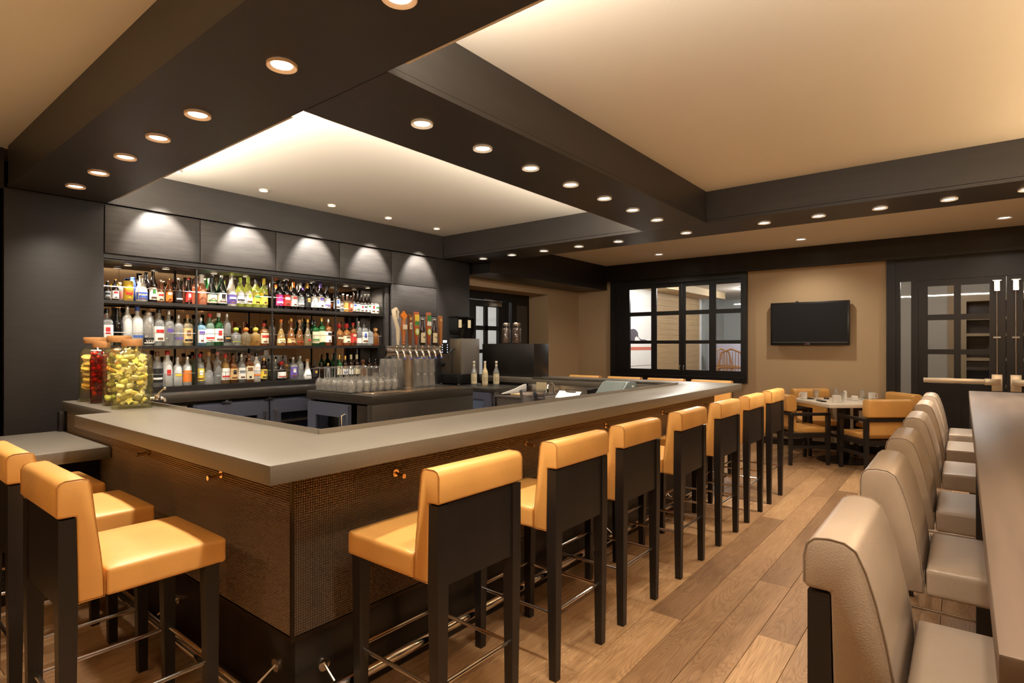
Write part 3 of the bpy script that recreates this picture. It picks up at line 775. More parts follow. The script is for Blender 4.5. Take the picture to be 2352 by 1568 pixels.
def text(name, body, size, mat, parent, loc, rot, extrude=.0004, align='CENTER'):
    cu = bpy.data.curves.new(name, 'FONT'); cu.body = body; cu.size = size; cu.extrude = extrude; cu.align_x = align; cu.align_y = 'CENTER'
    cu.resolution_u = 3
    tmp = bpy.data.objects.new(name, cu); COL.objects.link(tmp)
    dg = bpy.context.evaluated_depsgraph_get(); dg.update()
    me = bpy.data.meshes.new_from_object(tmp.evaluated_get(dg))
    bpy.data.objects.remove(tmp); bpy.data.curves.remove(cu)
    me.name = name; me.materials.clear()
    o = obj(name, me, mat, parent, loc); o.rotation_euler = rot
    return o
text('logo', 'LG', .026, M('logo_grey', (190, 190, 190), .4), tv, (-.0315, 0, -.288), (PI / 2, 0, -PI / 2))
obj('logo_ring', MB().tube([(-.0315, .034 + .011 * math.cos(a * PI / 8), -.288 + .011 * math.sin(a * PI / 8)) for a in range(17)], .0015, 4), M('logo_red', (190, 120, 130), .4), tv)

# ================================================================ BACK BAR: counter, coolers, shelves
bc = thing('back_counter', 'dark stone back counter under the bottle shelves', 'counter', (2.9, 5.4, 0))
wobj('countertop', MB().box(1.482, 5.14, .985, 4.296, 5.74, 1.06), SLATE, bc, bevel=.003)
wobj('riser', MB().box(1.48, 5.37, 1.06, 4.298, 5.62, 1.108), TOEK, bc, smooth=False)
wobj('carcass', MB().box(1.482, 5.24, 0, 4.296, 5.74, .984), TOEK, bc, smooth=False)

dr = thing('drawer_unit', 'stainless drawer unit behind the bar below the fruit jars', 'drawers', (1.78, 5.2, 0))
wobj('body', MB().box(1.5, 5.16, .05, 2.03, 5.235, .955), STEEL, dr, smooth=False)
for z0, z1 in ((.52, .72), (.735, .93)):
    f = wobj('drawer', MB().box(1.52, 5.14, z0, 2.01, 5.16, z1), M('drawer_steel', (120, 112, 102), .35, metal=.9), dr, bevel=.004)
    wobj('handle', MB().box(1.56, 5.125, z1 - .04, 1.97, 5.14, z1 - .025), STEEL, f, smooth=False)

def cooler_bottle(x, y, z, lab):
    pass
WINEG = M('cooler_interior', (20, 20, 22), .5)
CPANE = GL('cooler_pane', (.75, .78, .86), .06, .4)  # tinted see-through pane, no emission
fr = thing('wine_cooler', 'two-door dark steel wine cooler under the back counter', 'refrigerator', (2.74, 5.2, 0))
wobj('cabinet', MB().box(2.08, 5.16, .05, 3.42, 5.238, .10).box(2.08, 5.16, .90, 3.42, 5.238, .955).box(2.08, 5.16, .10, 2.10, 5.238, .90).box(3.40, 5.16, .10, 3.42, 5.238, .90).box(2.735, 5.16, .1, 2.755, 5.238, .9).box(2.1, 5.23, .1, 3.4, 5.238, .9), COOL_LIT_STEEL, fr, smooth=False)
for (xa, xb, hx) in ((2.10, 2.738, 2.69), (2.752, 3.40, 2.80)):
    d = wobj('door', MB().box(xa, 5.13, .08, xb, 5.158, .22).box(xa, 5.13, .82, xb, 5.158, .94).box(xa, 5.13, .22, xa + .11, 5.158, .82).box(xb - .11, 5.13, .22, xb, 5.158, .82), COOL_LIT_STEEL, fr, smooth=False)
    wobj('pane', MB().box(xa + .11, 5.142, .22, xb - .11, 5.146, .82), CPANE, d, smooth=False)
    wobj('handle', MB().tube([(hx, 5.13, .45), (hx, 5.095, .46), (hx, 5.095, .85), (hx, 5.13, .86)], .009), CHROME, d)
for z in (.42, .58, .72):
    wobj('rack', MB().box(2.11, 5.17, z, 3.39, 5.225, z + .02), M('cooler_rack', (150, 130, 104), .4), fr, smooth=False)
for x in (2.35, 2.75, 3.15):
    wobj('hinge_clip', MB().box(x - .04, 5.12, .955, x + .04, 5.17, .968).box(x - .012, 5.13, .968, x + .012, 5.15, .98), CHROME, fr, smooth=False)

sh = thing('bottle_shelving', 'dark wall shelving with mirror backs holding the bottles', 'shelving', (2.9, 5.5, 1.108))
SB = (1.82, 1.448)
for z in SB:
    wobj('shelf', MB().box(1.482, 5.38, z, 4.298, 5.62, z + .015).box(1.482, 5.375, z - .012, 4.298, 5.382, z + .016), EBONY, sh, smooth=False)
ux = [1.486, 2.20, 2.912, 3.642, 4.29]
for x in ux:
    wobj('upright', MB().box(x - .008, 5.385, 1.1095, x + .008, 5.40, 2.149), TOEK, sh, smooth=False)
for a, b in zip(ux, ux[1:]):
    wobj('mirror_panel', MB().box(a + .001, 5.63, 1.09, b - .001, 5.64, 2.149), MIRROR, sh, smooth=False)
for zi, z in enumerate((1.837, 1.465, 1.11)):
    for a, b in zip(ux, ux[1:]):
        a2, b2 = a + .012, b - .012
        m = MB().tube([(a2, 5.39, z + .108), (b2, 5.39, z + .108)], .0028, 6)
        for k in range(4):
            xk = a2 + .05 + (b2 - a2 - .1) * k / 3
            m.tube([(xk, 5.39, z), (xk, 5.39, z + .108)], .002, 5)
        wobj('gallery_rail', m, CHROME, sh)

# ---------------------------------------------------------------- bottles
GLASSC = {
    'clear': GL('bottle_clear', (.92, .94, .92), .10, .65, .03, .22, (.85, .86, .84)), 'pale': GL('bottle_pale_liquor', (.95, .84, .58), .09, .6, .03, .2, (.8, .66, .40)),
    'honey': GL('bottle_honey', (.97, .72, .34), .09, .6, .03, .25, (.85, .55, .18)), 'amber': GL('bottle_amber', (.78, .36, .10), .09, .55, .03, .3, (.50, .20, .05)),
    'rose': GL('bottle_rose', (.97, .58, .38), .09, .55, .03, .35, (.80, .36, .20)), 'lime': GL('bottle_lime', (.86, .90, .40), .09, .6, .03, .35, (.66, .70, .18)),
    'green': GL('bottle_green', (.16, .52, .20), .09, .55, .03, .25, (.04, .26, .07)), 'greenclear': GL('bottle_pale_green', (.78, .94, .82), .09, .6, .03, .2, (.55, .75, .58)),
    'blueclear': GL('bottle_pale_blue', (.50, .76, .92), .09, .6, .03, .35, (.30, .55, .72)),
    'frost': GL('bottle_frosted', (.9, .92, .92), .05, .3, .3, .72, (.82, .83, .80)),
    'texture': GL('bottle_textured', (.92, .92, .88), .22, .8, .12, .30, (.84, .83, .78)),
    'brown': M('bottle_brown', (34, 20, 12), .08, spec=.6), 'wine': M('bottle_dark_red', (20, 14, 14), .08, spec=.6),
    'darkgreen': M('bottle_dark_green', (16, 28, 16), .08, spec=.6), 'black': M('bottle_black', (10, 10, 10), .08, spec=.6),
    'white': M('bottle_white', (235, 232, 226), .2), 'blue': M('bottle_blue', (40, 60, 120), .15), 'cream': M('bottle_cream', (226, 218, 200), .2),
    'yellow': M('tin_yellow', (226, 190, 60), .25), 'gold': M('tin_gold', (190, 150, 70), .25, metal=.6), 'copper': M('tin_copper', (180, 100, 60), .25, metal=.6),
}
PAPER = {n: M('paper_' + n, c, .55) for n, c in dict(white=(236, 232, 222), cream=(222, 208, 172), grey=(140, 144, 146), black=(24, 22, 22), red=(190, 40, 34), pink=(214, 140, 130),
    orange=(224, 120, 40), blue=(60, 90, 170), green=(60, 120, 60), yellow=(226, 200, 70), lime=(176, 196, 70), magenta=(206, 50, 130), purple=(92, 72, 150), tan=(206, 168, 112),
    brown=(110, 70, 40), gold=(196, 156, 76), copper=(176, 100, 60)).items()}
CAPM = dict(PAPER); CAPM['silver'] = M('cap_silver', (196, 192, 184), .3, metal=.8); CAPM['gold'] = M('cap_gold', (206, 160, 76), .3, metal=.7); CAPM['cork'] = CORK
CAPM['black'] = M('cap_black', (22, 20, 22), .3)
# kind: radius, profile (r/R, z/h, squared), cap start, cap r, label (z0,z1), square power, depth scale
BK = {
    'beer': (.0265, [(0, 0), (.88, 0), (1, .02), (1, .54), (.9, .62), (.52, .74), (.42, .82), (.38, .96)], .955, .44, (.08, .46), None, 1),
    'wine': (.038, [(0, 0), (.9, 0), (1, .02), (1, .58), (.88, .66), (.45, .75), (.37, .80), (.37, .97)], .80, .40, (.12, .50), None, 1),
    'champ': (.044, [(0, 0), (.9, 0), (1, .02), (1, .40), (.88, .52), (.52, .72), (.38, .86), (.36, .97)], .70, .50, (.08, .36), None, 1),
    'swing': (.044, [(0, 0), (.9, 0), (1, .02), (1, .48), (.85, .62), (.5, .76), (.36, .84), (.36, .93)], .93, .3, (.08, .42), None, 1),
    'spirit': (.039, [(0, 0), (.9, 0), (1, .02), (1, .60), (.92, .67), (.55, .73), (.36, .77), (.34, .93)], .88, .43, (.12, .52), None, 1),
    'square': (.037, [(0, 0, 1), (.95, 0, 1), (1.04, .02, 1), (1.04, .64, 1), (.9, .70, 1), (.5, .75), (.36, .78), (.34, .93)], .88, .43, (.10, .56), 6, .85),
    'tallspirit': (.035, [(0, 0), (.9, 0), (1, .02), (1, .66), (.9, .72), (.45, .78), (.36, .81), (.36, .94)], .90, .42, (.10, .30), None, 1),
    'cone': (.046, [(0, 0), (.95, 0), (1, .02), (.98, .18), (.8, .36), (.5, .56), (.32, .70), (.28, .92)], .88, .36, (.10, .26), None, .8),
    'squat': (.047, [(0, 0), (.92, 0), (1, .03), (1, .50), (.9, .60), (.5, .68), (.36, .72), (.34, .80)], .78, .52, (.12, .44), None, .9),
    'cyl': (.043, [(0, 0), (.95, 0), (1, .01), (1, .86), (.9, .9), (.5, .91), (.5, .93)], .91, .62, (.02, .24), None, 1),
    'can': (.031, [(0, 0), (.8, 0), (.86, .02), (1, .07), (1, .90), (.88, .96), (.84, .98)], .97, .86, (.10, .86), None, 1),
    'tallcan': (.036, [(0, 0), (.9, 0), (1, .03), (1, .93), (.92, .97)], .95, .95, (.0, .55), None, 1),
}
KN = dict(beer='beer bottle', wine='wine bottle', champ='broad-shouldered bottle', swing='swing-top bottle', spirit='liquor bottle', square='square liquor bottle', tallspirit='slim tall liquor bottle',
          cone='decanter-shaped bottle', squat='squat round bottle', cyl='textured cylinder bottle', can='drink can', tallcan='tall drink can')
GN = dict(clear='clear', pale='pale gold', honey='honey-coloured', amber='amber', rose='rose-pink', lime='yellow-green', green='green', greenclear='pale green', blueclear='pale blue', frost='frosted',
          texture='clear', brown='dark brown', wine='dark red', darkgreen='dark green', black='black', white='white', blue='blue', cream='cream', yellow='yellow', gold='golden', copper='copper')
me_cache = {}
def bottle(x, y, z, h, kind, glass, cap, lab, acc, label, cat, group, style=0):
    R, prof, c0, cr, (l0, l1), sq, ys = BK[kind]
    h = min(max(h, .08), .335)
    if kind in ('beer', 'wine', 'spirit'): R = R * (.55 + .45 * h / {'beer': .2, 'wine': .29, 'spirit': .27}[kind])
    R = min(R, .047)
    hk = round(h, 3)
    t = thing('drink_can' if 'can' in kind else 'bottle', label, cat, (x, y, z), 0, group)
    def cached(part, f):
        k = (kind, hk, part)
        if k not in me_cache: me_cache[k] = mesh_of(part, f(), ang=45)
        return me_cache[k].copy() if False else me_cache[k]
    def put_part(n, key, f, mat):
        src = cached(key, f)
        o = bpy.data.objects.new(n, src); COL.objects.link(o); o.parent = t
        if not src.materials: src.materials.append(None)
        o.material_slots[0].link = 'OBJECT'; o.material_slots[0].material = mat
        return o
    body = [(p[0] * R, p[1] * h, *(p[2:])) for p in prof]
    body.append((0, body[-1][1]))
    put_part('body', 'body', lambda: MB().lathe(body, 20, sq=sq, ys=ys), GLASSC[glass])
    cz = c0 * h; rr = cr * R
    def capm():
        m = MB()
        if kind == 'squat': m.lathe([(0, cz), (rr * .8, cz), (rr * 1.05, cz + .06 * h), (rr * 1.1, cz + .12 * h), (rr * .8, cz + .2 * h), (0, cz + .22 * h)], 12)
        elif kind == 'champ': m.lathe([(.545 * R, cz), (.46 * R, .8 * h), (.42 * R, .88 * h), (.40 * R, .94 * h), (.44 * R, .95 * h), (.44 * R, .99 * h), (.3 * R, h), (0, h)], 14)
        elif 'can' in kind: m.lathe([(rr * .9, cz), (rr, cz), (rr, h), (rr * .9, h), (rr * .88, h - .004), (0, h - .004)], 16)
        else: m.lathe([(rr * .7, cz), (rr, cz), (rr, h - .002), (rr * .9, h), (0, h)], 14)
        return m
    put_part('cap', 'cap', capm, CAPM[cap])
    def strip(za, zb, k, half):
        m = MB(); n = 12; vs = []; fs = []
        def rad(zz):
            pts = [(p[0] * R, p[1] * h) for p in prof]
            for (r0, a), (r1, b) in zip(pts, pts[1:]):
                if a <= zz <= b and b > a: return r0 + (r1 - r0) * (zz - a) / (b - a)
            return pts[-1][0]
        for i in range(n + 1):
            a = -PI / 2 + half * (2 * i / n - 1)
            s = 1.0
            if sq: s = 1 / ((abs(math.cos(a)) ** sq + abs(math.sin(a)) ** sq) ** (1 / sq))
            for zz in (za, zb):
                r = rad(zz) * s + k
                vs.append((r * math.cos(a), r * math.sin(a) * (1 if not sq and ys == 1 else ys) - (k if ys < 1 else 0), zz))
        for i in range(n): fs.append((2 * i, 2 * i + 2, 2 * i + 3, 2 * i + 1))
        return m.add(vs, fs)
    if lab: put_part('paper_label', 'label', lambda: strip(l0 * h, l1 * h, .0008, 1.35 if not sq else 1.15), PAPER[lab])
    if acc:
        d = l1 - l0
        za, zb_, hw = [(.55, .78, .75), (.48, .86, .38), (.22, .36, 1.0), (.66, .90, .55)][style]
        put_part('label_print', 'print%d' % style, lambda: strip((l0 + d * za) * h, (l0 + d * zb_) * h, .0016, hw), PAPER[acc])
        if lab and lab != 'black': put_part('label_print', 'mark%d' % style, lambda: strip((l0 + d * .10) * h, (l0 + d * (.14 if style == 2 else .24)) * h, .0016, (.5, .7, .9, .3)[style]), PAPER['brown' if acc != 'brown' else 'black'])
    return t
B_TOP = [
  (1.537, 5.46, 0.157, 'beer', 'brown', 'white', 'grey', 'black'),
  (1.59, 5.46, 0.174, 'beer', 'brown', 'gold', 'white', 'red'),
  (1.658, 5.55, 0.162, 'spirit', 'clear', 'cork', 'pink', ''),
  (1.689, 5.46, 0.169, 'tallcan', 'yellow', 'yellow', 'orange', 'red'),
  (1.755, 5.55, 0.213, 'champ', 'blue', 'blue', '', ''),
  (1.787, 5.46, 0.223, 'champ', 'cream', 'silver', 'blue', 'white'),
  (1.857, 5.55, 0.266, 'wine', 'wine', 'black', '', ''),
  (1.877, 5.46, 0.28, 'beer', 'brown', 'white', 'white', 'green'),
  (1.926, 5.46, 0.2, 'beer', 'amber', 'white', 'cream', 'red'),
  (1.999, 5.46, 0.222, 'beer', 'amber', 'gold', 'orange', 'white'),
  (2.08, 5.46, 0.227, 'beer', 'brown', 'white', 'black', 'white'),
  (2.163, 5.46, 0.232, 'beer', 'brown', 'red', 'red', 'white'),
  (2.266, 5.55, 0.265, 'wine', 'rose', 'pink', '', ''),
  (2.29, 5.46, 0.277, 'champ', 'rose', 'white', '', ''),
  (2.375, 5.55, 0.261, 'wine', 'green', 'green', 'cream', ''),
  (2.396, 5.46, 0.28, 'champ', 'darkgreen', 'black', 'cream', 'green'),
  (2.483, 5.46, 0.29, 'swing', 'darkgreen', 'white', 'white', 'black'),
  (2.555, 5.46, 0.3, 'champ', 'cream', 'silver', 'purple', 'white'),
  (2.645, 5.46, 0.286, 'wine', 'lime', 'lime', 'white', 'black'),
  (2.721, 5.46, 0.298, 'wine', 'lime', 'lime', 'white', 'lime'),
  (2.803, 5.46, 0.294, 'wine', 'lime', 'black', 'yellow', 'green'),
  (2.88, 5.46, 0.296, 'wine', 'lime', 'yellow', 'yellow', 'black'),
  (3.028, 5.46, 0.294, 'wine', 'wine', 'black', 'magenta', 'white'),
  (3.029, 5.55, 0.223, 'wine', 'wine', 'black', '', ''),
  (3.108, 5.46, 0.298, 'wine', 'wine', 'black', 'red', 'white'),
  (3.188, 5.46, 0.29, 'wine', 'wine', 'orange', 'white', 'red'),
  (3.266, 5.46, 0.289, 'wine', 'wine', 'silver', 'grey', 'white'),
  (3.335, 5.46, 0.293, 'wine', 'wine', 'gold', 'black', 'gold'),
  (3.409, 5.46, 0.303, 'wine', 'wine', 'black', 'white', ''),
  (3.487, 5.46, 0.313, 'wine', 'wine', 'purple', 'white', 'purple'),
  (3.567, 5.46, 0.293, 'wine', 'wine', 'black', 'white', 'purple'),
  (3.643, 5.46, 0.299, 'wine', 'wine', 'black', 'white', 'blue'),
  (3.706, 5.46, 0.104, 'can', 'clear', 'silver', 'grey', 'brown'),
  (3.771, 5.46, 0.128, 'can', 'gold', 'silver', 'gold', 'cream'),
  (3.851, 5.46, 0.126, 'can', 'copper', 'silver', 'copper', 'cream'),
  (3.853, 5.55, 0.22, 'beer', 'brown', 'white', '', ''),
  (3.915, 5.55, 0.215, 'beer', 'brown', 'white', '', ''),
  (3.925, 5.46, 0.231, 'beer', 'brown', 'black', 'white', 'blue'),
  (4.001, 5.46, 0.225, 'beer', 'brown', 'black', 'white', 'green'),
  (4.078, 5.46, 0.219, 'beer', 'brown', 'black', 'white', 'red'),
  (4.155, 5.46, 0.226, 'beer', 'brown', 'white', 'white', 'black'),
  (4.232, 5.46, 0.229, 'beer', 'brown', 'white', 'white', 'green'),
  (4.31, 5.46, 0.127, 'can', 'white', 'silver', 'white', 'red'),
  (4.383, 5.46, 0.125, 'can', 'white', 'silver', 'white', 'green'),
]
B_MID = [
  (1.546, 5.55, 0.264, 'spirit', 'clear', 'pink', 'pink', ''),
  (1.568, 5.46, 0.302, 'square', 'clear', 'black', 'white', 'red'),
  (1.637, 5.46, 0.31, 'wine', 'black', 'black', '', 'gold'),
  (1.707, 5.46, 0.36, 'tallspirit', 'frost', 'silver', '', 'grey'),
  (1.784, 5.46, 0.334, 'spirit', 'frost', 'blue', '', 'blue'),
  (1.868, 5.46, 0.283, 'cyl', 'texture', 'silver', 'black', 'white'),
  (1.949, 5.46, 0.321, 'spirit', 'clear', 'black', 'white', 'red'),
  (2.023, 5.46, 0.309, 'spirit', 'clear', 'silver', '', 'purple'),
  (2.098, 5.46, 0.275, 'spirit', 'clear', 'silver', '', 'purple'),
  (2.175, 5.46, 0.278, 'square', 'pale', 'cork', 'tan', 'brown'),
  (2.268, 5.55, 0.248, 'square', 'blueclear', 'silver', '', ''),
  (2.296, 5.46, 0.256, 'square', 'blueclear', 'silver', 'white', 'purple'),
  (2.371, 5.46, 0.296, 'spirit', 'greenclear', 'red', 'white', 'red'),
  (2.451, 5.46, 0.304, 'spirit', 'green', 'white', 'white', 'red'),
  (2.521, 5.46, 0.302, 'tallspirit', 'clear', 'silver', 'black', 'gold'),
  (2.601, 5.46, 0.176, 'squat', 'clear', 'lime', '', 'lime'),
  (2.698, 5.46, 0.178, 'squat', 'pale', 'orange', '', ''),
  (2.798, 5.46, 0.181, 'squat', 'honey', 'yellow', '', ''),
  (2.891, 5.46, 0.223, 'square', 'amber', 'red', 'cream', 'red'),
  (3.005, 5.55, 0.264, 'tallspirit', 'clear', 'cork', '', ''),
  (3.042, 5.46, 0.268, 'cone', 'honey', 'orange', 'cream', 'gold'),
  (3.158, 5.46, 0.283, 'cone', 'amber', 'gold', 'tan', 'brown'),
  (3.243, 5.46, 0.27, 'cone', 'amber', 'cork', '', 'red'),
  (3.351, 5.46, 0.279, 'cone', 'pale', 'gold', '', 'red'),
  (3.461, 5.46, 0.267, 'square', 'green', 'black', 'cream', 'green'),
  (3.463, 5.55, 0.28, 'square', 'green', 'black', 'black', 'cream'),
  (3.534, 5.46, 0.302, 'spirit', 'green', 'gold', 'cream', ''),
  (3.617, 5.46, 0.294, 'spirit', 'amber', 'silver', 'white', 'black'),
  (3.749, 5.55, 0.177, 'spirit', 'pale', 'cork', '', ''),
  (3.753, 5.46, 0.249, 'squat', 'amber', 'red', '', 'cream'),
  (3.881, 5.46, 0.252, 'squat', 'amber', 'red', 'cream', 'brown'),
  (3.983, 5.46, 0.261, 'spirit', 'amber', 'red', 'red', 'cream'),
  (4.067, 5.46, 0.281, 'tallspirit', 'clear', 'silver', 'white', ''),
  (4.155, 5.46, 0.284, 'square', 'clear', 'black', 'white', 'blue'),
  (4.249, 5.46, 0.222, 'square', 'clear', 'black', 'grey', ''),
  (4.343, 5.46, 0.212, 'squat', 'amber', 'cork', '', ''),
]
B_LOW = [
  (1.937, 5.46, 0.304, 'spirit', 'clear', 'brown', 'black', 'white'),
  (2.007, 5.46, 0.312, 'spirit', 'frost', 'red', '', 'red'),
  (2.086, 5.46, 0.253, 'spirit', 'frost', 'silver', '', 'yellow'),
  (2.161, 5.46, 0.257, 'spirit', 'frost', 'silver', 'orange', ''),
  (2.263, 5.55, 0.268, 'spirit', 'greenclear', 'red', '', ''),
  (2.285, 5.46, 0.282, 'spirit', 'clear', 'red', 'yellow', 'white'),
  (2.356, 5.46, 0.295, 'cone', 'clear', 'cork', '', ''),
  (2.428, 5.46, 0.295, 'tallspirit', 'clear', 'pink', '', 'grey'),
  (2.508, 5.46, 0.275, 'spirit', 'honey', 'red', 'white', 'red'),
  (2.585, 5.46, 0.264, 'spirit', 'amber', 'brown', 'tan', 'black'),
  (2.659, 5.46, 0.273, 'spirit', 'clear', 'silver', 'white', 'grey'),
  (2.736, 5.46, 0.277, 'square', 'amber', 'brown', 'cream', 'brown'),
  (2.812, 5.46, 0.281, 'spirit', 'white', 'black', '', 'orange'),
  (2.896, 5.46, 0.23, 'spirit', 'brown', 'gold', 'yellow', 'brown'),
  (3.038, 5.55, 0.216, 'spirit', 'clear', 'silver', '', ''),
  (3.045, 5.46, 0.197, 'squat', 'wine', 'red', 'white', 'red'),
  (3.162, 5.55, 0.161, 'squat', 'honey', 'cork', 'tan', ''),
  (3.175, 5.46, 0.235, 'square', 'clear', 'silver', 'purple', 'white'),
  (3.3, 5.46, 0.244, 'tallspirit', 'clear', 'silver', '', ''),
  (3.303, 5.55, 0.232, 'tallspirit', 'greenclear', 'silver', '', 'green'),
  (3.365, 5.46, 0.211, 'cone', 'white', 'cork', '', 'grey'),
  (3.461, 5.46, 0.187, 'spirit', 'brown', 'black', 'black', 'gold'),
  (3.534, 5.46, 0.175, 'spirit', 'brown', 'black', '', ''),
  (3.625, 5.46, 0.162, 'spirit', 'clear', 'gold', '', ''),
  (3.741, 5.55, 0.27, 'spirit', 'green', 'black', '', ''),
  (3.786, 5.46, 0.253, 'wine', 'green', 'gold', 'cream', ''),
  (3.879, 5.46, 0.241, 'wine', 'brown', 'gold', 'white', 'blue'),
  (3.956, 5.46, 0.251, 'wine', 'brown', 'cream', 'white', ''),
  (4.039, 5.46, 0.25, 'wine', 'brown', 'cream', 'cream', ''),
  (4.155, 5.46, 0.196, 'squat', 'amber', 'brown', '', ''),
  (4.227, 5.46, 0.206, 'spirit', 'brown', 'black', '', ''),
  (4.35, 5.46, 0.204, 'squat', 'brown', 'black', '', ''),
]

for nm, rows, z in (('top', B_TOP, 1.8355), ('middle', B_MID, 1.4635), ('bottom', B_LOW, 1.1085)):
    n = len(rows)
    prev = -9
    xs = []
    for (x, y, h, kind, *_r) in rows:
        R = min(BK[kind][0], .047)
        x = max(1.545, min(4.24, x))
        bay = max(k for k in range(4) if x >= ux[k])
        xs.append([max(ux[bay] + R + .014, min(ux[bay + 1] - R - .014, x)), R, bay, y])
    for _ in range(60):                                # nudge neighbours of one row apart inside their bay
        for a in range(len(xs)):
            for b in range(a + 1, len(xs)):
                A, B = xs[a], xs[b]
                if A[2] != B[2] or (A[3] > 5.5) != (B[3] > 5.5): continue
                need = A[1] + B[1] + .003 - (B[0] - A[0])
                if need > 0:
                    A[0] -= need / 2; B[0] += need / 2
        for A in xs: A[0] = max(ux[A[2]] + A[1] + .014, min(ux[A[2] + 1] - A[1] - .014, A[0]))
    for i, (x, y, h, kind, glass, cap, lab, acc) in enumerate(rows):
        x = xs[i][0]
        yy = 5.455 if y < 5.5 else 5.56
        desc = GN[glass] + ' ' + KN[kind]
        if lab: desc += ' with ' + lab + ' label'
        else: desc += ' with ' + cap + (' cork' if cap == 'cork' else ' cap')
        desc = desc.replace('cork cork', 'cork')
        label = '%s, %s from left on %s shelf' % (desc, nth(i), nm)
        t = bottle(x, yy, z + .0005, h, kind, glass, cap, lab, acc, label, 'can' if 'can' in kind else 'bottle', '%s on the %s bar shelf' % ('drinks', nm), (i * 7 + len(kind)) % 4)
        if kind == 'cyl':
            text('lettering', 'VOX', .034, PAPER['white'], t, (.004, -.0455, h * .13), (PI / 2, 0, 0))
        if glass == 'white' and kind == 'spirit':
            text('lettering', 'MALIBU', .0135, PAPER['orange'], t, (0, -.041, h * .50), (PI / 2, 0, 0))
        if lab == 'magenta':
            text('lettering', 'CYAN', .016, PAPER['black'], t, (0, -.0395, h * .36), (PI / 2, 0, 0))

# ---------------------------------------------------------------- island with the beer taps
isl = thing('bar_island', 'dark stone island with beer taps in the middle of the bar', 'island', (3.34, 4.05, 0))
wobj('stone_shell', MB().box(2.76, 3.60, 1.0, 3.92, 4.52, 1.07).box(2.76, 3.60, 0, 3.92, 3.66, .999).box(3.86, 3.66, 0, 3.92, 4.52, .999).box(2.80, 4.46, 0, 3.86, 4.52, .999), SLATE, isl, bevel=.002)
wobj('side_panel', MB().box(2.765, 3.66, .05, 2.80, 3.80, .985), STEEL, isl, smooth=False)
wobj('inner_back', MB().box(3.3, 3.80, .05, 3.33, 4.46, .985), WINEG, isl, smooth=False)
cd = wobj('cooler_door', MB().box(2.72, 3.86, .08, 2.755, 4.44, .50).box(2.72, 3.86, .88, 2.755, 4.44, .985).box(2.72, 3.86, .50, 2.755, 3.98, .88).box(2.72, 4.32, .50, 2.755, 4.44, .88), COOL_LIT_STEEL, isl, smooth=False)
wobj('pane', MB().box(2.735, 3.98, .50, 2.74, 4.32, .88), CPANE, cd, smooth=False)
wobj('handle', MB().tube([(2.72, 3.90, .55), (2.685, 3.90, .56), (2.685, 3.90, .90), (2.72, 3.90, .91)], .010), CHROME, cd)
wobj('drip_tray', MB().box(3.12, 3.68, 1.0705, 3.86, 3.90, 1.076).box(2.84, 3.70, 1.0705, 3.10, 3.90, 1.076), M('copper_tray', (206, 176, 140), .22, metal=.9), isl, bevel=.002)
wobj('glass_mat', MB().box(2.80, 3.94, 1.0705, 3.36, 4.50, 1.075), BLACK, isl, smooth=False)

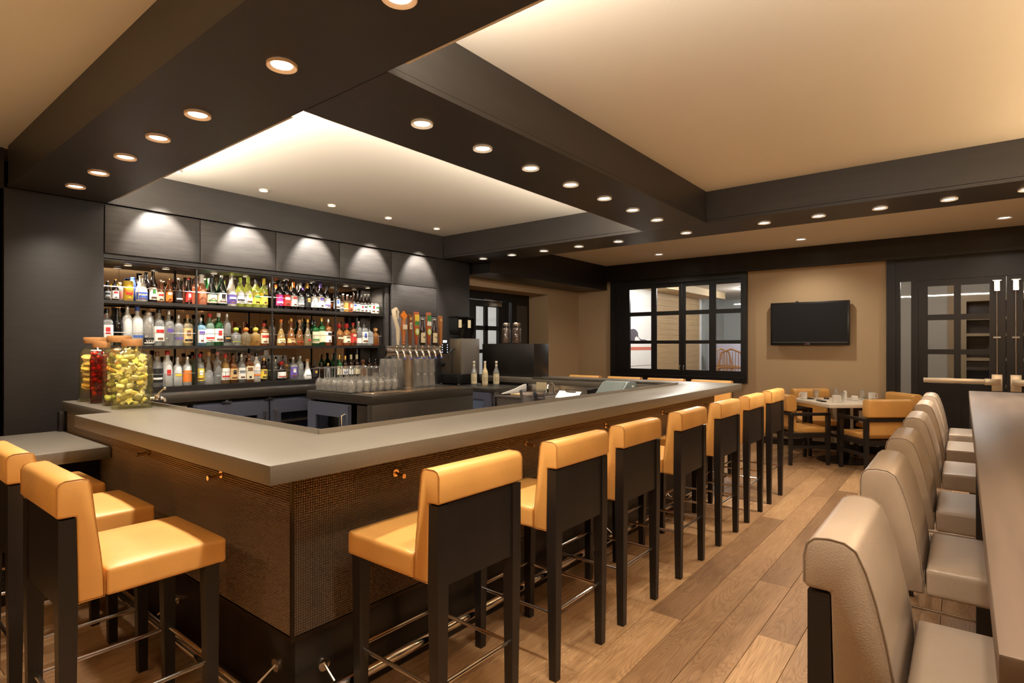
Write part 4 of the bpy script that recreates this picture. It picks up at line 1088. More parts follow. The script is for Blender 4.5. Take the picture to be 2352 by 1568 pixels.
# tap tower: column, manifold, eight faucets each with a handle
tt = thing('beer_tap_tower', 'brushed steel T-shaped beer tower with eight tap handles on the island', 'beer tower', (3.46, 3.985, 1.0705))
obj('column', MB().lathe([(0, 0), (.075, 0), (.075, .008), (.056, .012), (.055, .31), (0, .31)], 24), STEEL, tt)
obj('manifold', MB().tube([(-.29, 0, .345), (.36, 0, .345)], .048, 20), STEEL, tt, ang=50)
obj('end_cap', MB().tube([(-.305, 0, .345), (-.285, 0, .345)], .056, 16), BLACK, tt, ang=50)
obj('end_cap', MB().tube([(.36, 0, .345), (.37, 0, .345)], .052, 16), BLACK, tt, ang=50)
TERRA = M('handle_brown', (176, 104, 54), .4); CREAMW = M('handle_cream', (228, 214, 186), .4)
DBRN = M('handle_dark', (120, 72, 36), .4); BBOT = M('handle_bottle', (44, 26, 16), .15)
for k in range(8):
    x = -.215 + .075 * k
    f = obj('faucet', MB().tube([(x, -.04, .345), (x, -.10, .345)], .011, 10).tube([(x, -.085, .355), (x, -.10, .335), (x, -.115, .30), (x, -.118, .27)], [.013, .013, .010, .008], 10)
            .tube([(x, -.098, .35), (x, -.098, .40)], .008, 10).lathe([(0, .372), (.014, .372), (.016, .38), (.014, .388), (0, .388)], 10, (x, -.098, 0)), CHROME, tt, ang=50)
    if k: obj('collar', MB().tube([(x, -.117, .285), (x, -.118, .274)], .0125, 10), M('blue_collar', (70, 90, 200), .3) if k == 1 else bpy.data.materials['blue_collar'], f)  # small blue rings painted in place of an LED glow under the taps
    c = (x, -.098, 0); z0 = .40
    if k == 0:
        h = obj('tap_handle', MB().tube([(x + .012, -.098, z0), (x + .012, -.10, z0 + .06), (x + .005, -.105, z0 + .14), (x - .022, -.11, z0 + .20), (x - .034, -.105, z0 + .255), (x - .035, -.098, z0 + .30), (x - .005, -.09, z0 + .312), (x + .014, -.09, z0 + .29), (x + .012, -.095, z0 + .23)], [.012, .018, .019, .018, .020, .021, .021, .017, .006], 10), CREAMW, tt, ang=60)
    elif k == 1:
        h = obj('tap_handle', MB().lathe([(0, z0), (.016, z0), (.019, z0 + .012), (.015, z0 + .02), (.019, z0 + .03), (.016, z0 + .04), (.023, z0 + .12), (.026, z0 + .135), (.026, z0 + .165), (.021, z0 + .18), (.021, z0 + .225), (0, z0 + .225)], 14, c), TERRA, tt)
        obj('diamond', MB().prism([(x, z0 + .215), (x + .036, z0 + .258), (x, z0 + .302), (x - .036, z0 + .258)], 'y', -.112, -.092), M('diamond_orange', (226, 130, 40), .4), h, smooth=False)
        obj('badge', MB().rcube(x - .023, -.128, z0 + .135, x + .023, -.118, z0 + .18, .004), CREAMW, h)
    elif k in (2, 7):
        m = MB().prism([(x - .012, z0), (x + .012, z0), (x + .019, z0 + .22), (x + .019, z0 + .265), (x - .019, z0 + .265), (x - .019, z0 + .22)], 'y', -.112, -.085)
        for q in range(3): m.lathe([(0, 0), (.011, 0), (.011, .012), (0, .014)], 8, (x - .014 + .014 * q, -.098, z0 + .262))
        h = obj('tap_handle', m, DBRN if k == 2 else M('handle_oak', (160, 104, 58), .45), tt, smooth=False)
        obj('emblem', MB().tube([(x, -.112, z0 + .235), (x, -.115, z0 + .235)], .013, 14), M('emblem_gold', (196, 170, 110), .4) if k == 2 else bpy.data.materials['emblem_gold'], h, ang=50)
        if k == 2:
            obj('badge', MB().box(x - .012, -.1155, z0 + .14, x + .012, -.112, z0 + .20), CREAMW, h, smooth=False)
            text('lettering', '3', .045, PAPER['black'], h, (x, -.116, z0 + .17), (PI / 2, 0, 0))
    elif k in (3, 5):
        h = obj('tap_handle', MB().prism([(x - .010, z0), (x + .010, z0), (x + .028, z0 + .16), (x + .026, z0 + .30), (x - .026, z0 + .30), (x - .028, z0 + .16)], 'y', -.110, -.088), M('handle_rust', (168, 84, 48), .4) if k == 3 else bpy.data.materials['handle_rust'], tt, bevel=.003)
        obj('badge', MB().box(x - .0255, -.1115, z0 + .175, x + .0255, -.110, z0 + .275), PAPER['yellow' if k == 3 else 'green'], h, smooth=False)
        obj('badge', MB().prism([(x - .0255, z0 + .178), (x + .0255, z0 + .178), (x + .0255, z0 + .205), (x + .012, z0 + .222), (x, z0 + .208), (x - .013, z0 + .226), (x - .0255, z0 + .205)], 'y', -.113, -.1117), PAPER['green' if k == 3 else 'white'], h, smooth=False)
        obj('emblem', MB().lathe([(0, 0), (.025, 0), (.025, .003), (0, .003)], 18).xf(Matrix.Translation((x, -.111, z0 + .12)) @ Matrix.Rotation(PI / 2, 4, 'X') @ Matrix.Diagonal((1, 1.25, 1, 1))), PAPER['lime'], h)
        obj('emblem', MB().lathe([(0, 0), (.017, 0), (.017, .003), (0, .003)], 18).xf(Matrix.Translation((x, -.113, z0 + .122)) @ Matrix.Rotation(PI / 2, 4, 'X') @ Matrix.Diagonal((.8, 1.3, 1, 1))), PAPER['white'], h)
    else:
        h = obj('tap_handle', MB().lathe([(0, z0), (.026, z0), (.028, z0 + .005), (.028, z0 + .12), (.024, z0 + .145), (.014, z0 + .175), (.011, z0 + .235), (0, z0 + .235)], 16, c), BBOT, tt)
        obj('crown_cap', MB().lathe([(0, z0 + .232), (.014, z0 + .232), (.014, z0 + .24), (0, z0 + .242)], 12, c), PAPER['white'], h)
        m = MB(); vs = []; fs = []
        for i in range(11):
            a = -PI / 2 + 1.2 * (i / 5 - 1)
            for zz in (z0 + .02, z0 + .112): vs.append((x + .0287 * math.cos(a), -.098 + .0287 * math.sin(a), zz))
        for i in range(10): fs.append((2 * i, 2 * i + 2, 2 * i + 3, 2 * i + 1))
        obj('paper_label', m.add(vs, fs), PAPER['cream'], h)
        text('lettering', 'RIE' if k == 4 else 'PILS', .02, PAPER['black'], h, (x, -.128, z0 + .07), (PI / 2, 0, 0))

# glasses: upside-down stemware on the mat, stacked tumblers beside the tower
wg = mesh_of('wine_glass', MB().lathe([(.027, 0), (.031, .02), (.036, .05), (.034, .075), (.02, .098), (.006, .108), (.0038, .12), (.0035, .185), (.006, .192), (.030, .198), (.030, .2), (0, .2)], 14))
STEMG = GL('stemware_glass', (.98, .98, .96), .16, 1.0, .04, .24)  # milky share of the shader stands in for bright reflections on clear glass
for j in range(7):
    for i in range(7):
        tag(obj('wine_glass', wg, STEMG, None, (2.845 + .0755 * i, 3.985 + .078 * j, 1.0755)),
            'upside-down wine glass, %s in the %s row from the front of the island' % (nth(i), nth(j)), 'glass', 'upside-down wine glasses on the island mat')
pg = mesh_of('pint_glass', MB().lathe([(.044, 0), (.042, .03), (.038, .09), (.034, .128), (.033, .132), (0, .132)], 14))
for lv in (0, 1):
    for j in range(4):
        for i in range(6):
            if i < 1 and lv: continue
            tag(obj('pint_glass', pg, STEMG, None, (3.42 + .089 * i, 4.115 + .095 * j, 1.0715 + .1335 * lv)),
                'upside-down tumbler, %s across, %s row back, %s layer beside the beer tower' % (nth(i), nth(j), ('lower', 'upper')[lv]), 'glass', 'stacked tumblers beside the beer tower')
tag(obj('paper_cup', MB().lathe([(0, 0), (.033, 0), (.033, .004), (.024, .065), (0, .065)], 16), WHITEP, None, (3.78, 4.115, 1.0715 + .267)), 'white cup upside down on top of the stacked tumblers', 'cup')

# ---------------------------------------------------------------- coffee corner
cc = thing('coffee_counter', 'dark topped service counter carrying the coffee machine', 'counter', (5.2, 4.7, 0))
wobj('countertop', MB().box(4.88, 4.15, .93, 5.545, 5.29, .97), SLATE, cc, bevel=.002)
wobj('carcass', MB().box(4.92, 4.18, 0, 5.54, 5.28, .929), STEEL, cc, smooth=False)
gf = thing('glass_door_fridge', 'small steel framed glass door fridge under the coffee counter', 'refrigerator', (4.90, 4.55, .06))
wobj('door_frame', MB().box(4.872, 4.22, .08, 4.915, 4.88, .2).box(4.872, 4.22, .84, 4.915, 4.88, .925).box(4.872, 4.22, .2, 4.915, 4.31, .84).box(4.872, 4.80, .2, 4.915, 4.88, .84), M('fridge_steel', (150, 158, 190), .3, metal=.7), gf, smooth=False)
wobj('pane', MB().box(4.89, 4.31, .2, 4.90, 4.80, .84), M('fridge_glass', (110, 128, 160), .12, spec=.7), gf, smooth=False)
for zz in (.55, .70):
    wobj('shelf_line', MB().box(4.886, 4.31, zz, 4.89, 4.80, zz + .012), WHITEP, gf, smooth=False)
cm = thing('coffee_machine', 'grey bean-to-cup coffee machine with two hoppers', 'coffee machine', (5.28, 5.08, .971))
CMG = M('machine_grey', (104, 98, 92), .4); CMF = M('machine_steel', (150, 136, 116), .3, metal=.8)
wobj('body', MB().box(5.12, 4.90, 1.10, 5.46, 5.26, 1.55), CMG, cm, bevel=.008)
wobj('base', MB().box(5.06, 4.90, .985, 5.46, 5.26, 1.10), BLACK, cm, bevel=.006)
for x in (5.1, 5.42):
    for y in (4.93, 5.23): wobj('foot', MB().tube([(x, y, .971), (x, y, .99)], .016, 10), CHROME, cm)
wobj('front_plate', MB().box(5.108, 4.91, 1.12, 5.122, 5.25, 1.54), CMF, cm, bevel=.003)
pn = wobj('control_panel', MB().box(5.085, 5.09, 1.36, 5.108, 5.22, 1.55), BLACK, cm, bevel=.003)
wobj('display', MB().box(5.083, 5.12, 1.50, 5.086, 5.19, 1.53), EM('display_white', (.9, .92, 1), 1.6), pn, smooth=False)
for yy in (5.11, 5.20):
    for zz in (1.38, 1.41, 1.44, 1.47): wobj('button', MB().box(5.083, yy - .006, zz - .006, 5.086, yy + .006, zz + .006), EM('button_light', (.85, .85, 1), 1.2) if 'button_light' not in bpy.data.materials else bpy.data.materials['button_light'], pn, smooth=False)
wobj('spout', MB().tube([(5.108, 5.0, 1.42), (5.06, 5.0, 1.40), (5.05, 5.0, 1.34), (5.055, 5.0, 1.12)], .008).tube([(5.108, 5.05, 1.42), (5.07, 5.06, 1.38), (5.05, 5.08, 1.30)], .014), BLACK, cm)
wobj('portafilter', MB().tube([(5.05, 5.16, 1.23), (5.0, 5.16, 1.23)], .035, 14).tube([(5.09, 5.16, 1.23), (5.05, 5.16, 1.23)], .016), BLACK, cm)
for x0 in (5.14, 5.31):
    hp = wobj('bean_hopper', MB().prism([(x0 + .045, 1.56), (x0 + .085, 1.56), (x0 + .13, 1.66), (x0 + .13, 1.82), (x0, 1.82), (x0, 1.66)], 'y', 4.98, 5.14), GL('hopper_smoke', (.30, .28, .26), .08, .4) if 'hopper_smoke' not in bpy.data.materials else bpy.data.materials['hopper_smoke'], cm, smooth=False)
    wobj('lid', MB().box(x0 - .004, 4.975, 1.82, x0 + .134, 5.145, 1.835), BLACK, hp, smooth=False)
    wobj('paper_label', MB().box(x0 + .012, 4.977, 1.69, x0 + .066, 4.98, 1.79), PAPER['cream'], hp, smooth=False)
    wobj('neck', MB().box(x0 + .045, 5.04, 1.55, x0 + .085, 5.08, 1.565), BLACK, hp, smooth=False)
for i, (x, y, c, w) in enumerate([(5.20, 4.76, 'clear', 'nearest the coffee machine'), (5.27, 4.64, 'cream', 'middle one, filled with cream liquid'), (5.345, 4.52, 'clear', 'nearest the black box')]):
    t = thing('syrup_bottle', 'syrup bottle with cream label on the coffee counter, ' + w, 'bottle', (x, y, .9705), -.75, 'syrup bottles on the coffee counter')
    h = .30
    obj('body', MB().lathe([(0, 0), (.034, 0), (.037, .006), (.037, .16), (.032, .18), (.016, .215), (.0135, .28), (0, .28)], 18), GLASSC['clear'] if c == 'clear' else M('syrup_cream', (226, 206, 160), .2), t)
    obj('cap', MB().lathe([(0, .278), (.015, .278), (.016, .285), (.016, .30), (0, .30)], 12), PAPER['white'], t)
    for (a, b, r) in ((.02, .145, .0378), (.235, .262, .0150)):
        m = MB(); vs = []; fs = []
        for q in range(13):
            an = -PI / 2 + 1.5 * (q / 6 - 1)
            for zz in (a, b): vs.append((r * math.cos(an), r * math.sin(an), zz))
        for q in range(12): fs.append((2 * q, 2 * q + 2, 2 * q + 3, 2 * q + 1))
        obj('paper_label', m.add(vs, fs), PAPER['cream'], t)
    m = MB(); pts = []
    for q in range(17):
        an = -PI / 2 + .42 * math.cos(q * PI / 8)
        pts.append((.0384 * math.cos(an), .0384 * math.sin(an), .075 + .02 * math.sin(q * PI / 8)))
    obj('emblem', m.tube(pts, .0022, 5), PAPER['brown'], t)

bx = obj('black_cabinet', MB().box(-.16, -.42, 0, .16, .42, .415), TOEK, None, (5.73, 4.53, 1.071), bevel=.003)
tag(bx, 'plain black box cabinet standing on the far arm of the bar', 'cabinet')
BEANS = M('coffee_beans', (58, 36, 24), .45, vary=.5, scale=(90, 90, 90), bump=1.0, bscale=(110, 110, 110), btype='voronoi')
for i, (x, y, w) in enumerate([(5.66, 4.62, 'nearest the coffee machine'), (5.70, 4.48, 'nearest the aisle')]):
    t = thing('bean_jar', 'glass jar of coffee beans with metal lid on black box, ' + w, 'jar', (x, y, 1.487), 0, 'jars of coffee beans')
    obj('glass', MB().lathe([(0, 0), (.052, 0), (.06, .008), (.06, .19), (.05, .215), (.044, .225), (.044, .235), (0, .235)], 20), GL('bean_jar_glass', (.96, .96, .94), .08, .6) if 'bean_jar_glass' not in bpy.data.materials else bpy.data.materials['bean_jar_glass'], t)
    stuff(obj('coffee_beans', MB().lathe([(0, .004), (.05, .004), (.056, .012), (.056, .185), (.04, .20), (0, .205)], 20), BEANS, t))
    obj('lid', MB().lathe([(0, .228), (.047, .228), (.048, .232), (.048, .262), (.045, .266), (0, .266)], 20), STEEL, t)

# ---------------------------------------------------------------- sinks and tools along the far arm
ub = thing('sink_station', 'stainless under-bar sink station with bins behind the bar', 'sink', (5.2, 3.3, 0))
SST = M('sink_steel', (196, 190, 182), .3, metal=.85)
wobj('backsplash', MB().box(5.50, 2.48, .3, 5.53, 4.14, 1.0), STEEL, ub, smooth=False)
wobj('cabinet', MB().box(4.86, 2.5, .25, 5.5, 4.13, .60), STEEL, ub, smooth=False)
for y0_, y1_ in ((2.52, 3.0), (3.06, 3.52), (3.58, 4.1)):
    m = MB()
    for (a, b, c, d) in ((4.86, y0_, 4.88, y1_), (5.46, y0_, 5.48, y1_), (4.88, y0_, 5.46, y0_ + .015), (4.88, y1_ - .015, 5.46, y1_)): m.box(a, b, .60, c, d, .89)
    wobj('basin', m.box(4.88, y0_ + .015, .60, 5.46, y1_ - .015, .62), SST, ub, smooth=False)
wobj('rim', MB().box(4.84, 2.5, .89, 5.5, 2.53, .905).box(4.84, 3.0, .89, 5.5, 3.06, .905).box(4.84, 3.52, .89, 5.5, 3.58, .905).box(4.84, 2.53, .89, 4.875, 4.12, .905).box(5.465, 2.53, .89, 5.5, 4.12, .905), SST, ub, smooth=False)
for y in (2.95, 3.72):
    wobj('faucet', MB().tube([(5.44, y, .905), (5.44, y, .99), (5.42, y, 1.02), (5.36, y, 1.03), (5.32, y, 1.01), (5.31, y, .97)], .013), CHROME, ub)
tag(obj('splash_guard', MB().prism([(0, 0), (.46, 0), (.46, .095), (.40, .09), (.25, .05), (0, .01)], 'y', 0, .02), WHITEP, None, (4.98, 4.12, .906), bevel=.004), 'white curved splash guard at the end of the sink station', 'guard')
tag(obj('cutting_board', MB().box(-.17, -.12, 0, .17, .12, .018), M('board_beige', (222, 190, 148), .5), None, (5.12, 3.86, .9055), bevel=.004), 'beige cutting board lying across the sink basin', 'cutting board')
tag(obj('paper_stack', MB().box(-.01, -.07, 0, .01, .07, .12), PAPER['cream'], None, (5.47, 3.92, .9055)), 'cream card standing against the stainless backsplash', 'card')
bn = thing('ice_bin_lid', 'open stainless ice bin lid beside the cutting board', 'bin lid', (5.05, 3.3, .9055))
obj('panel', MB().prism([(0, 0), (.03, 0), (.10, .06), (.085, .068)], 'y', -.14, .14), SST, bn, smooth=False)
obj('handle', MB().tube([(.09, -.06, .065), (.08, -.06, .085), (.08, .06, .085), (.09, .06, .065)], .008), CHROME, bn)
rk = thing('bottle_rack', 'black crate of bar bottles with a red hose behind the bar', 'crate', (5.12, 2.76, .9055))
obj('tray', MB().box(-.17, -.22, 0, .17, .22, .01).box(-.17, -.22, .01, -.155, .22, .11).box(.155, -.22, .01, .17, .22, .11).box(-.155, -.22, .01, .155, -.205, .11).box(-.155, .205, .01, .155, .22, .11), BLACK, rk, smooth=False)
obj('red_clip', MB().rcube(-.19, -.02, .03, -.171, .03, .12, .006), PAPER['red'], rk)
obj('hose', MB().tube([(-.1, .2, .11), (-.15, .1, .13), (-.13, 0, .115), (-.15, -.1, .13), (-.1, -.2, .11)], .007), CHROME, rk)
pos = thing('register_terminal', 'grey sloped register terminal standing inside the bar lip', 'register', (4.66, 2.5, .8985))
obj('stand', MB().box(-.1, -.1, 0, .1, .1, .10), BLACK, pos, smooth=False)
obj('housing', MB().prism([(-.22, .08), (.16, .08), (.16, .225), (.04, .24), (-.02, .23)], 'y', -.13, .13), M('terminal_grey', (104, 114, 112), .4), pos, bevel=.008)
obj('screen', MB().prism([(-.21, .093), (-.03, .228), (-.025, .233), (-.205, .099)], 'y', -.115, .115), M('terminal_screen', (96, 104, 102), .25), pos, smooth=False)
obj('badge', MB().box(.06, -.1315, .185, .10, -.13, .20), PAPER['white'], pos, smooth=False)
bs = thing('service_shelf', 'stainless speed shelf fixed inside the front of the bar', 'shelf', (3.6, 2.5, 0))
wobj('top', MB().box(1.6, 2.29, .86, 4.82, 2.66, .898), STEEL, bs, smooth=False)
wobj('panel', MB().box(1.6, 2.29, .3, 4.82, 2.31, .86), STEEL, bs, smooth=False)
for x in (1.62, 3.2, 4.76): wobj('leg', MB().box(x, 2.6, 0, x + .04, 2.64, .86), STEEL, bs, smooth=False)
bl = thing('blender_jug', 'clear square blender jug with dark handle inside the bar', 'jug', (3.38, 2.5, .8985), .5)
JG = GL('jug_plastic', (.86, .88, .94), .14, .75)
obj('jug', MB().lathe([(0, 0, 1), (.055, 0, 1), (.06, .01, 1), (.095, .235, 1), (.092, .235, 1), (.057, .015, 1), (0, .012, 1)], 24, sq=7), JG, bl)
obj('handle', MB().tube([(.085, 0, .20), (.13, 0, .20), (.135, 0, .15), (.12, 0, .06), (.066, 0, .05)], .014), M('jug_handle', (70, 78, 84), .3), bl)
obj('blade_base', MB().lathe([(0, .013), (.045, .013), (.045, .05), (.02, .06), (.015, .09), (0, .09)], 14), M('jug_base', (60, 66, 84), .3), bl)

# ================================================================ JARS OF FRUIT
JGLASS = GL('jar_glass', (.98, .98, .94), .04, .5)
def jar_parts(t, a, h, lid_r, liquid, lidtop):
    """a: half side of the square body, h: total height"""
    q = a * 1.0
    hb = h * .70
    body = [(0, 0, 1), (q * .97, 0, 1), (q, .01, 1), (q, hb, 1), (q * .92, hb + .03, 1), (lid_r * 1.02, h - .075, 1), (lid_r * .97, h - .06), (lid_r * .97, h - .03), (0, h - .03)]
    obj('glass', MB().lathe(body, 28, sq=7, a0=0), JGLASS, t)
    obj('lid', MB().lathe([(0, h - .045), (lid_r, h - .045), (lid_r * 1.03, h - .04), (lid_r * 1.03, h - .006), (lid_r, h), (0, h)], 24), CORKD, t)
    lq = [(0, .008, 1), (q * .93, .008, 1), (q * .955, .016, 1), (q * .955, hb, 1), (q * .87, hb + .028, 1), (lid_r * .95, h - .085, 1), (0, h - .085)]
    obj('liquid', MB().lathe(lq, 28, sq=7), liquid, t)
def pack(a, z0, z1, n, mn, tries=9000, shell=.55, seed=1, kx=1.0):
    """points scattered through the jar, kept apart by mn, more of them near the glass"""
    rnd = random.Random(seed); pts = []
    for _ in range(tries):
        p = Vector((rnd.uniform(-a, a), rnd.uniform(-a, a), rnd.uniform(z0, z1)))
        if max(abs(p.x), abs(p.y)) < a * shell: continue
        if all((p - o).length > mn for o in pts):
            pts.append(p)
            if len(pts) >= n: break
    return pts
LQ = lambda n, c, f=.03: GL(n, c, .01, .05, .1, f, c)
def fill(t_loc, rz, pts, meshes, mats, label, name, cat, group, rot, seed=3):
    rnd = random.Random(seed)
    Rm = Matrix.Rotation(rz, 4, 'Z')
    for p in pts:
        q = Rm @ p
        o = obj(name, rnd.choice(meshes), None, None, (t_loc[0] + q.x, t_loc[1] + q.y, t_loc[2] + q.z))
        o.material_slots[0].link = 'OBJECT'; o.material_slots[0].material = rnd.choice(mats)
        o.rotation_euler = rot(rnd, rz, p)
        tag(o, label, cat, group)
def one(name, mb, **kw):
    me = mesh_of(name, mb, **kw); me.materials.append(None); return me
def star(r0, r1, th):
    return [(r * math.cos(k * PI / 5), r * math.sin(k * PI / 5)) for k, r in ((k, r1 if k % 2 == 0 else r0) for k in range(10))]
st_me = one('star_fruit_slice', MB().prism(star(.016, .030, 0), 'z', -.006, .006), bevel=.002, seg=1)
ch_me = one('melon_chunk', MB().rcube(-.021, -.014, -.010, .021, .014, .010, .008, n=1))
ball0 = one('melon_ball', MB().rcube(-.014, -.012, -.012, .014, .012, .012, .009, n=1))
tilt = lambda rnd, rz, p: (PI / 2 + rnd.uniform(-.7, .7), rnd.uniform(-.5, .5), rz + (0 if abs(p.y) > abs(p.x) else PI / 2) + rnd.uniform(-.5, .5))
flat = lambda rnd, rz, p: (rnd.uniform(-.5, .5) + .6, rnd.uniform(-.4, .4), rz + rnd.uniform(-1, 1))
JR = math.radians(-14)
SF = [M('fruit_yellow_pale', (240, 232, 170), .35), M('fruit_yellow', (232, 214, 120), .35), M('fruit_cream', (240, 232, 196), .35), M('fruit_green_yellow', (222, 216, 124), .35)]
j1 = (1.312, 4.175, 1.0705)
t = thing('fruit_jar', 'large glass jar of pale yellow fruit pieces with metal spigot, nearest the bar corner', 'jar', j1, JR, 'big glass fruit jars on the bar')
jar_parts(t, .112, .437, .056, LQ('star_fruit_syrup', (.99, .97, .76)), 1)
obj('spigot', MB().tube([(.095, -.06, .055), (.16, -.06, .055)], .012, 10).lathe([(0, 0), (.02, 0), (.022, .02), (.016, .034), (0, .036)], 12, (.135, -.06, .045)).tube([(.15, -.06, .06), (.175, -.06, .045), (.178, -.06, .03)], .01, 8)
    .tube([(.137, -.06, .08), (.16, -.06, .105), (.17, -.06, .112)], .006, 8).lathe([(0, -.012), (.009, -.008), (.012, 0), (.009, .008), (0, .012)], 10, (.176, -.06, .116)), CHROME, t, ang=50)
fill(j1, JR, pack(.073, .03, .33, 125, .0265, seed=5, tries=40000), [st_me, ch_me, ch_me, ball0], SF, 'pale yellow fruit piece inside the large spigot jar', 'fruit_piece', 'fruit', 'yellow fruit pieces in the spigot jar', tilt)
fill(j1, JR, pack(.040, .335, .375, 6, .026, shell=.2, seed=6), [st_me], SF, 'pale yellow fruit piece inside the large spigot jar', 'fruit_piece', 'fruit', 'yellow fruit pieces in the spigot jar', tilt)
j2 = (1.325, 4.452, 1.0705)
t = thing('fruit_jar', 'tall glass jar of mixed orange and green fruit, behind the spigot jar', 'jar', j2, JR, 'big glass fruit jars on the bar')
jar_parts(t, .095, .462, .068, LQ('mixed_fruit_syrup', (.96, .93, .70)), 1)
strip_me = one('fruit_strip', MB().rcube(-.030, -.009, -.006, .030, .009, .006, .005, n=1))
ball_me = one('fruit_ball', MB().lathe([(0, -.016), (.010, -.013), (.016, 0), (.010, .013), (0, .016)], 10))
pear_me = one('pear_half', MB().rcube(-.030, -.014, -.026, .030, .014, .026, .013, n=1))
OR = [M('fruit_orange', (232, 150, 50), .35), M('fruit_apricot', (240, 186, 84), .35), M('fruit_lime_green', (168, 170, 70), .35)]
GRN = [M('fruit_pear', (206, 206, 140), .35), M('fruit_green_pale', (188, 196, 116), .35), M('fruit_white', (228, 222, 190), .35)]
fill(j2, JR, pack(.062, .20, .32, 32, .029, seed=8), [strip_me, ball_me, strip_me], OR, 'orange or green fruit piece in the mixed fruit jar', 'fruit_piece', 'fruit', 'mixed fruit pieces in the second jar', tilt)
fill(j2, JR, pack(.066, .13, .20, 16, .034, seed=9), [ch_me, ball_me], GRN, 'pale green fruit chunk in the mixed fruit jar', 'fruit_chunk', 'fruit', 'pale fruit chunks in the second jar', tilt)
fill(j2, JR, pack(.055, .04, .11, 7, .05, seed=10), [pear_me], GRN, 'large pale green pear piece at the bottom of the mixed fruit jar', 'pear_piece', 'fruit', 'pear pieces in the second jar', tilt)
fill(j2, JR, pack(.04, .335, .375, 9, .025, shell=.1, seed=11), [ball_me, strip_me], [GRN[2], OR[1]], 'pale fruit piece at the top of the mixed fruit jar', 'fruit_piece', 'fruit', 'pale fruit pieces at the top of the second jar', tilt)
j3 = (1.288, 4.68, 1.0705)
t = thing('fruit_jar', 'narrow glass jar of red cherries with thin cork lid', 'jar', j3, JR, 'big glass fruit jars on the bar')
jar_parts(t, .068, .425, .05, LQ('cherry_syrup', (.62, .16, .12)), 1)
cher_me = one('cherry', MB().lathe([(0, -.013), (.009, -.011), (.014, -.002), (.012, .008), (.004, .012), (0, .010)], 10))
fill(j3, JR, pack(.052, .05, .35, 75, .0235, seed=12), [cher_me], [M('cherry_red', (206, 40, 36), .25), M('cherry_dark', (140, 24, 30), .25), M('cherry_coral', (214, 70, 54), .25)], 'red cherry inside the narrow jar', 'cherry', 'fruit', 'cherries in the narrow jar', tilt)
j4 = (1.31, 4.893, 1.0705)
t = thing('fruit_jar', 'large glass jar of pale apple slices furthest from the aisle', 'jar', j4, JR, 'big glass fruit jars on the bar')
jar_parts(t, .098, .455, .07, LQ('apple_syrup', (.95, .86, .62)), 1)
ap_me = one('apple_slice', MB().lathe([(0, -.012), (.026, -.012), (.036, -.005), (.038, .002), (.030, .010), (0, .014)], 16))
fill(j4, JR, [Vector((sx * .043 + random.uniform(-.006, .006), sy * .043 + random.uniform(-.006, .006), .10 + .039 * k + (.018 if sx * sy > 0 else 0))) for k in range(6) for sx in (-1, 1) for sy in (-1, 1)], [ap_me], [M('apple_yellow', (236, 214, 120), .35), M('apple_gold', (228, 190, 92), .35), M('apple_cream', (240, 226, 168), .35), M('apple_blush', (232, 170, 110), .35)],
     'pale yellow apple slice inside the rear fruit jar', 'apple_slice', 'fruit', 'apple slices in the rear jar', lambda rnd, rz, p: (rnd.uniform(.25, .5), rnd.uniform(-.15, .15), rz + rnd.uniform(-.3, .3)))

# ================================================================ LIGHTS
def downlight_proto(name, r, lens, ring, label, group):
    t = thing(name, label, 'downlight', (0, 0, 0), 0, group)
    obj('trim_ring', MB().lathe([(r * .70, -.0026), (r * .96, -.012), (r, -.010), (r, 0)], 28), ring, t)
    obj('lens', MB().lathe([(0, -.0025), (r * .72, -.0025)], 28), lens, t)
    return t
def set_lights(proto, pts, label, power, angle=118, blend=.8, lampz=-.02, col=WARM, radius=.045, aim=(0, 0, -1)):
    d = None
    for i, (x, y, z) in enumerate(pts):
        t = proto if i == 0 else dup(proto, parent=None)
        t.location = (x, y, z); t['label'] = label(i)
        if d is None:
            o = lamp('SPOT', 'downlight_lamp', (0, 0, lampz), power, None, col, angle, blend, radius, aim); d = o.data
        else:
            o = bpy.data.objects.new('downlight_lamp', d); COL.objects.link(o); o.location = (0, 0, lampz); o.rotation_euler = Vector(aim).to_track_quat('-Z', 'Y').to_euler()
        lamps.append((o, t))
lamps = []; dim = None
zb = ZB - .0005
p = downlight_proto('downlight', .059, LENS, RING, '', 'downlights in the long beam')
set_lights(p, [(1.19, y, zb) for y in (4.88, 4.382, 3.89, 3.392, 2.902, 2.127, 1.414, .70, -.02, -.74, -1.46, -2.2, -2.9)], lambda i: 'round recessed downlight in the long beam, %s from the back wall' % nth(i), P_LONG)
p = downlight_proto('downlight', .056, LENS, RINGW, '', 'downlights over the bar front')
set_lights(p, [(x, 2.135, zb) for x in (1.945, 2.405, 2.861, 3.327, 3.799, 4.27, 4.742)], lambda i: 'round recessed downlight in the beam over the bar front, %s from the bar corner' % nth(i), P_FRONT)
p = downlight_proto('downlight', .056, LENS, RINGW, '', 'downlights in the cross beam')
set_lights(p, [(5.47, y, zb) for y in (4.845, 4.371, 3.885, 3.4, 2.903, 2.154, 1.422, .979, .532, .086, -.36, -.85, -1.4, -2.0, -2.7)], lambda i: 'round recessed downlight in the far cross beam, %s from the back wall' % nth(i), P_CROSS)
for o, t in lamps[-15:-9]:
    if dim is None: dim = o.data.copy(); dim.energy = P_CROSS * .4
    o.data = dim
p = downlight_proto('downlight', .07, EM('flush_lens', (1, .94, .82), 10), RINGW, '', 'downlights by the far wall')
set_lights(p, [(8.27, y, ZC - .0005) for y in (3.69, 1.69, -.353)], lambda i: 'round ceiling light near the far wall, ' + ('above the window end', 'in front of the television', 'in front of the double doors')[i], P_FAR, 140)
p = downlight_proto('spotlight', .04, LENSS, RINGW, '', 'small ceiling spotlights over the back bar')
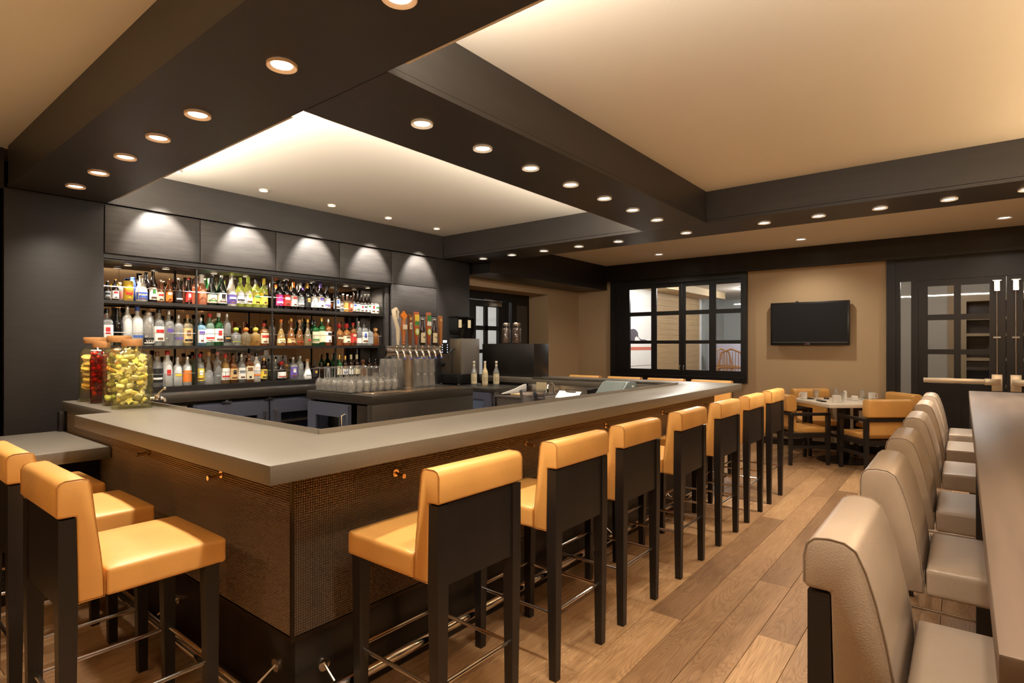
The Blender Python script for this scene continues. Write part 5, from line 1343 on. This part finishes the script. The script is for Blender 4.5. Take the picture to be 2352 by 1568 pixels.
set_lights(p, [(x, 4.97, ZC - .0005) for x in (1.873, 2.603, 3.312, 4.03, 4.764)], lambda i: 'small recessed spotlight over the back bar panels, %s from the long beam' % nth(i), P_SMALL, 56, .6, radius=.012, aim=(0, .33, -.68), col=(1, .94, .86))
p = downlight_proto('puck_light', .03, LENSS, RINGW, '', 'puck lights over the bottles')
set_lights(p, [(x, 5.5, 2.1495) for x in (1.70, 1.99, 2.40, 2.70, 3.12, 3.43, 3.85, 4.15)], lambda i: 'tiny puck light above the bottles, %s from the left' % nth(i), P_PUCK, 150, .8, radius=.02)
# pendants over the long table, seen in the back bar mirror
gl = MB().lathe([(.03, .09), (.07, .075), (.105, .03), (.115, -.01), (.10, -.05), (.06, -.08), (0, -.09)], 24)
for i, x in enumerate((.32, .86, 1.40, 1.94, 2.48, 3.02, 3.56, 4.10, 4.64, 5.0)):
    t = thing('pendant_lamp', 'amber glass globe pendant over the high table, %s from the near end' % nth(i), 'pendant lamp', (x, -.72, 2.2), 0, 'globe pendants over the high table')
    if i == 0:
        gm = mesh_of('globe', gl); bm_ = mesh_of('bulb', MB().lathe([(0, -.03), (.02, -.024), (.028, 0), (.018, .026), (.012, .05), (0, .05)], 12))
        cm_ = mesh_of('cord', MB().tube([(0, 0, .08), (0, 0, ZC - 2.2 - .02)], .003, 6).lathe([(0, .075), (.032, .08), (.03, .11), (0, .115)], 14)); cp_ = mesh_of('canopy', MB().lathe([(0, ZC - 2.225), (.06, ZC - 2.225), (.06, ZC - 2.201), (0, ZC - 2.201)], 18))
    obj('globe', gm, AMBER_G, t); obj('bulb', bm_, BULB, t); obj('cord', cm_, BRONZE, t); obj('canopy', cp_, BRONZE, t)
    lamps.append((lamp('POINT', 'pendant_light', (0, 0, .0), P_PEND, None, PWARM, radius=.03), t))
for i, y in enumerate((.4, 1.9, 3.4)):  # unseen pendants, added to brighten the left ceiling and beam side
    t = thing('pendant_lamp', 'amber glass globe pendant over the lounge behind the camera, %s of three' % nth(i), 'pendant lamp', (-.75, y, 2.2), 0, 'globe pendants over the lounge')
    obj('globe', gm, AMBER_G, t); obj('bulb', bm_, BULB, t); obj('cord', cm_, BRONZE, t); obj('canopy', cp_, BRONZE, t)
    lamps.append((lamp('POINT', 'pendant_light', (0, 0, .0), P_PEND * 3.3, None, PWARM, radius=.03), t))
for o, t in lamps: o.parent = t
# cove strips: unseen, added on hidden beam faces to brighten the ceilings
def fill_cove(label, x0, y0_, x1, y1_, nrm, power):
    z = 2.60
    t = thing('light_strip', label, 'light strip', ((x0 + x1) / 2, (y0_ + y1_) / 2, z))
    wobj('channel', MB().box(x0, y0_, z, x1, y1_, z + .012), RINGW, t, smooth=False)
    wobj('diffuser', MB().box(x0 + .004, y0_ + .004, z + .012, x1 - .004, y1_ - .004, z + .016), EM('strip_glow', (1, .9, .74), 1.2) if 'strip_glow' not in bpy.data.materials else bpy.data.materials['strip_glow'], t, smooth=False)
    d = bpy.data.lights.new('strip_light', 'AREA'); d.energy = power; d.color = (1, .90, .76); d.shape = 'RECTANGLE'
    lx, ly = x1 - x0, y1_ - y0_
    d.size, d.size_y = lx, ly
    o = bpy.data.objects.new('strip_light', d); COL.objects.link(o); o.parent = t; o.location = (0, 0, .025)
    v = Vector((nrm[0], nrm[1], .3)).normalized()
    zax = -v; xax = Vector((1, 0, 0)) if lx > ly else Vector((0, 1, 0)).cross(zax).normalized()
    yax = zax.cross(xax).normalized(); xax = yax.cross(zax)
    o.rotation_euler = Matrix((xax, yax, zax)).transposed().to_euler()
fill_cove('slim light strip on the bar side of the front beam', 1.6, 2.471, 5.1, 2.496, (0, .6), P_FILL)
fill_cove('slim light strip on the room side of the long beam', 1.491, -3.8, 1.516, 1.75, (.6, 0), P_FILL * 1.3)
fill_cove('slim light strip on the bar side of the long beam', 1.491, 2.6, 1.516, 5.1, (.6, 0), P_FILL * .8)
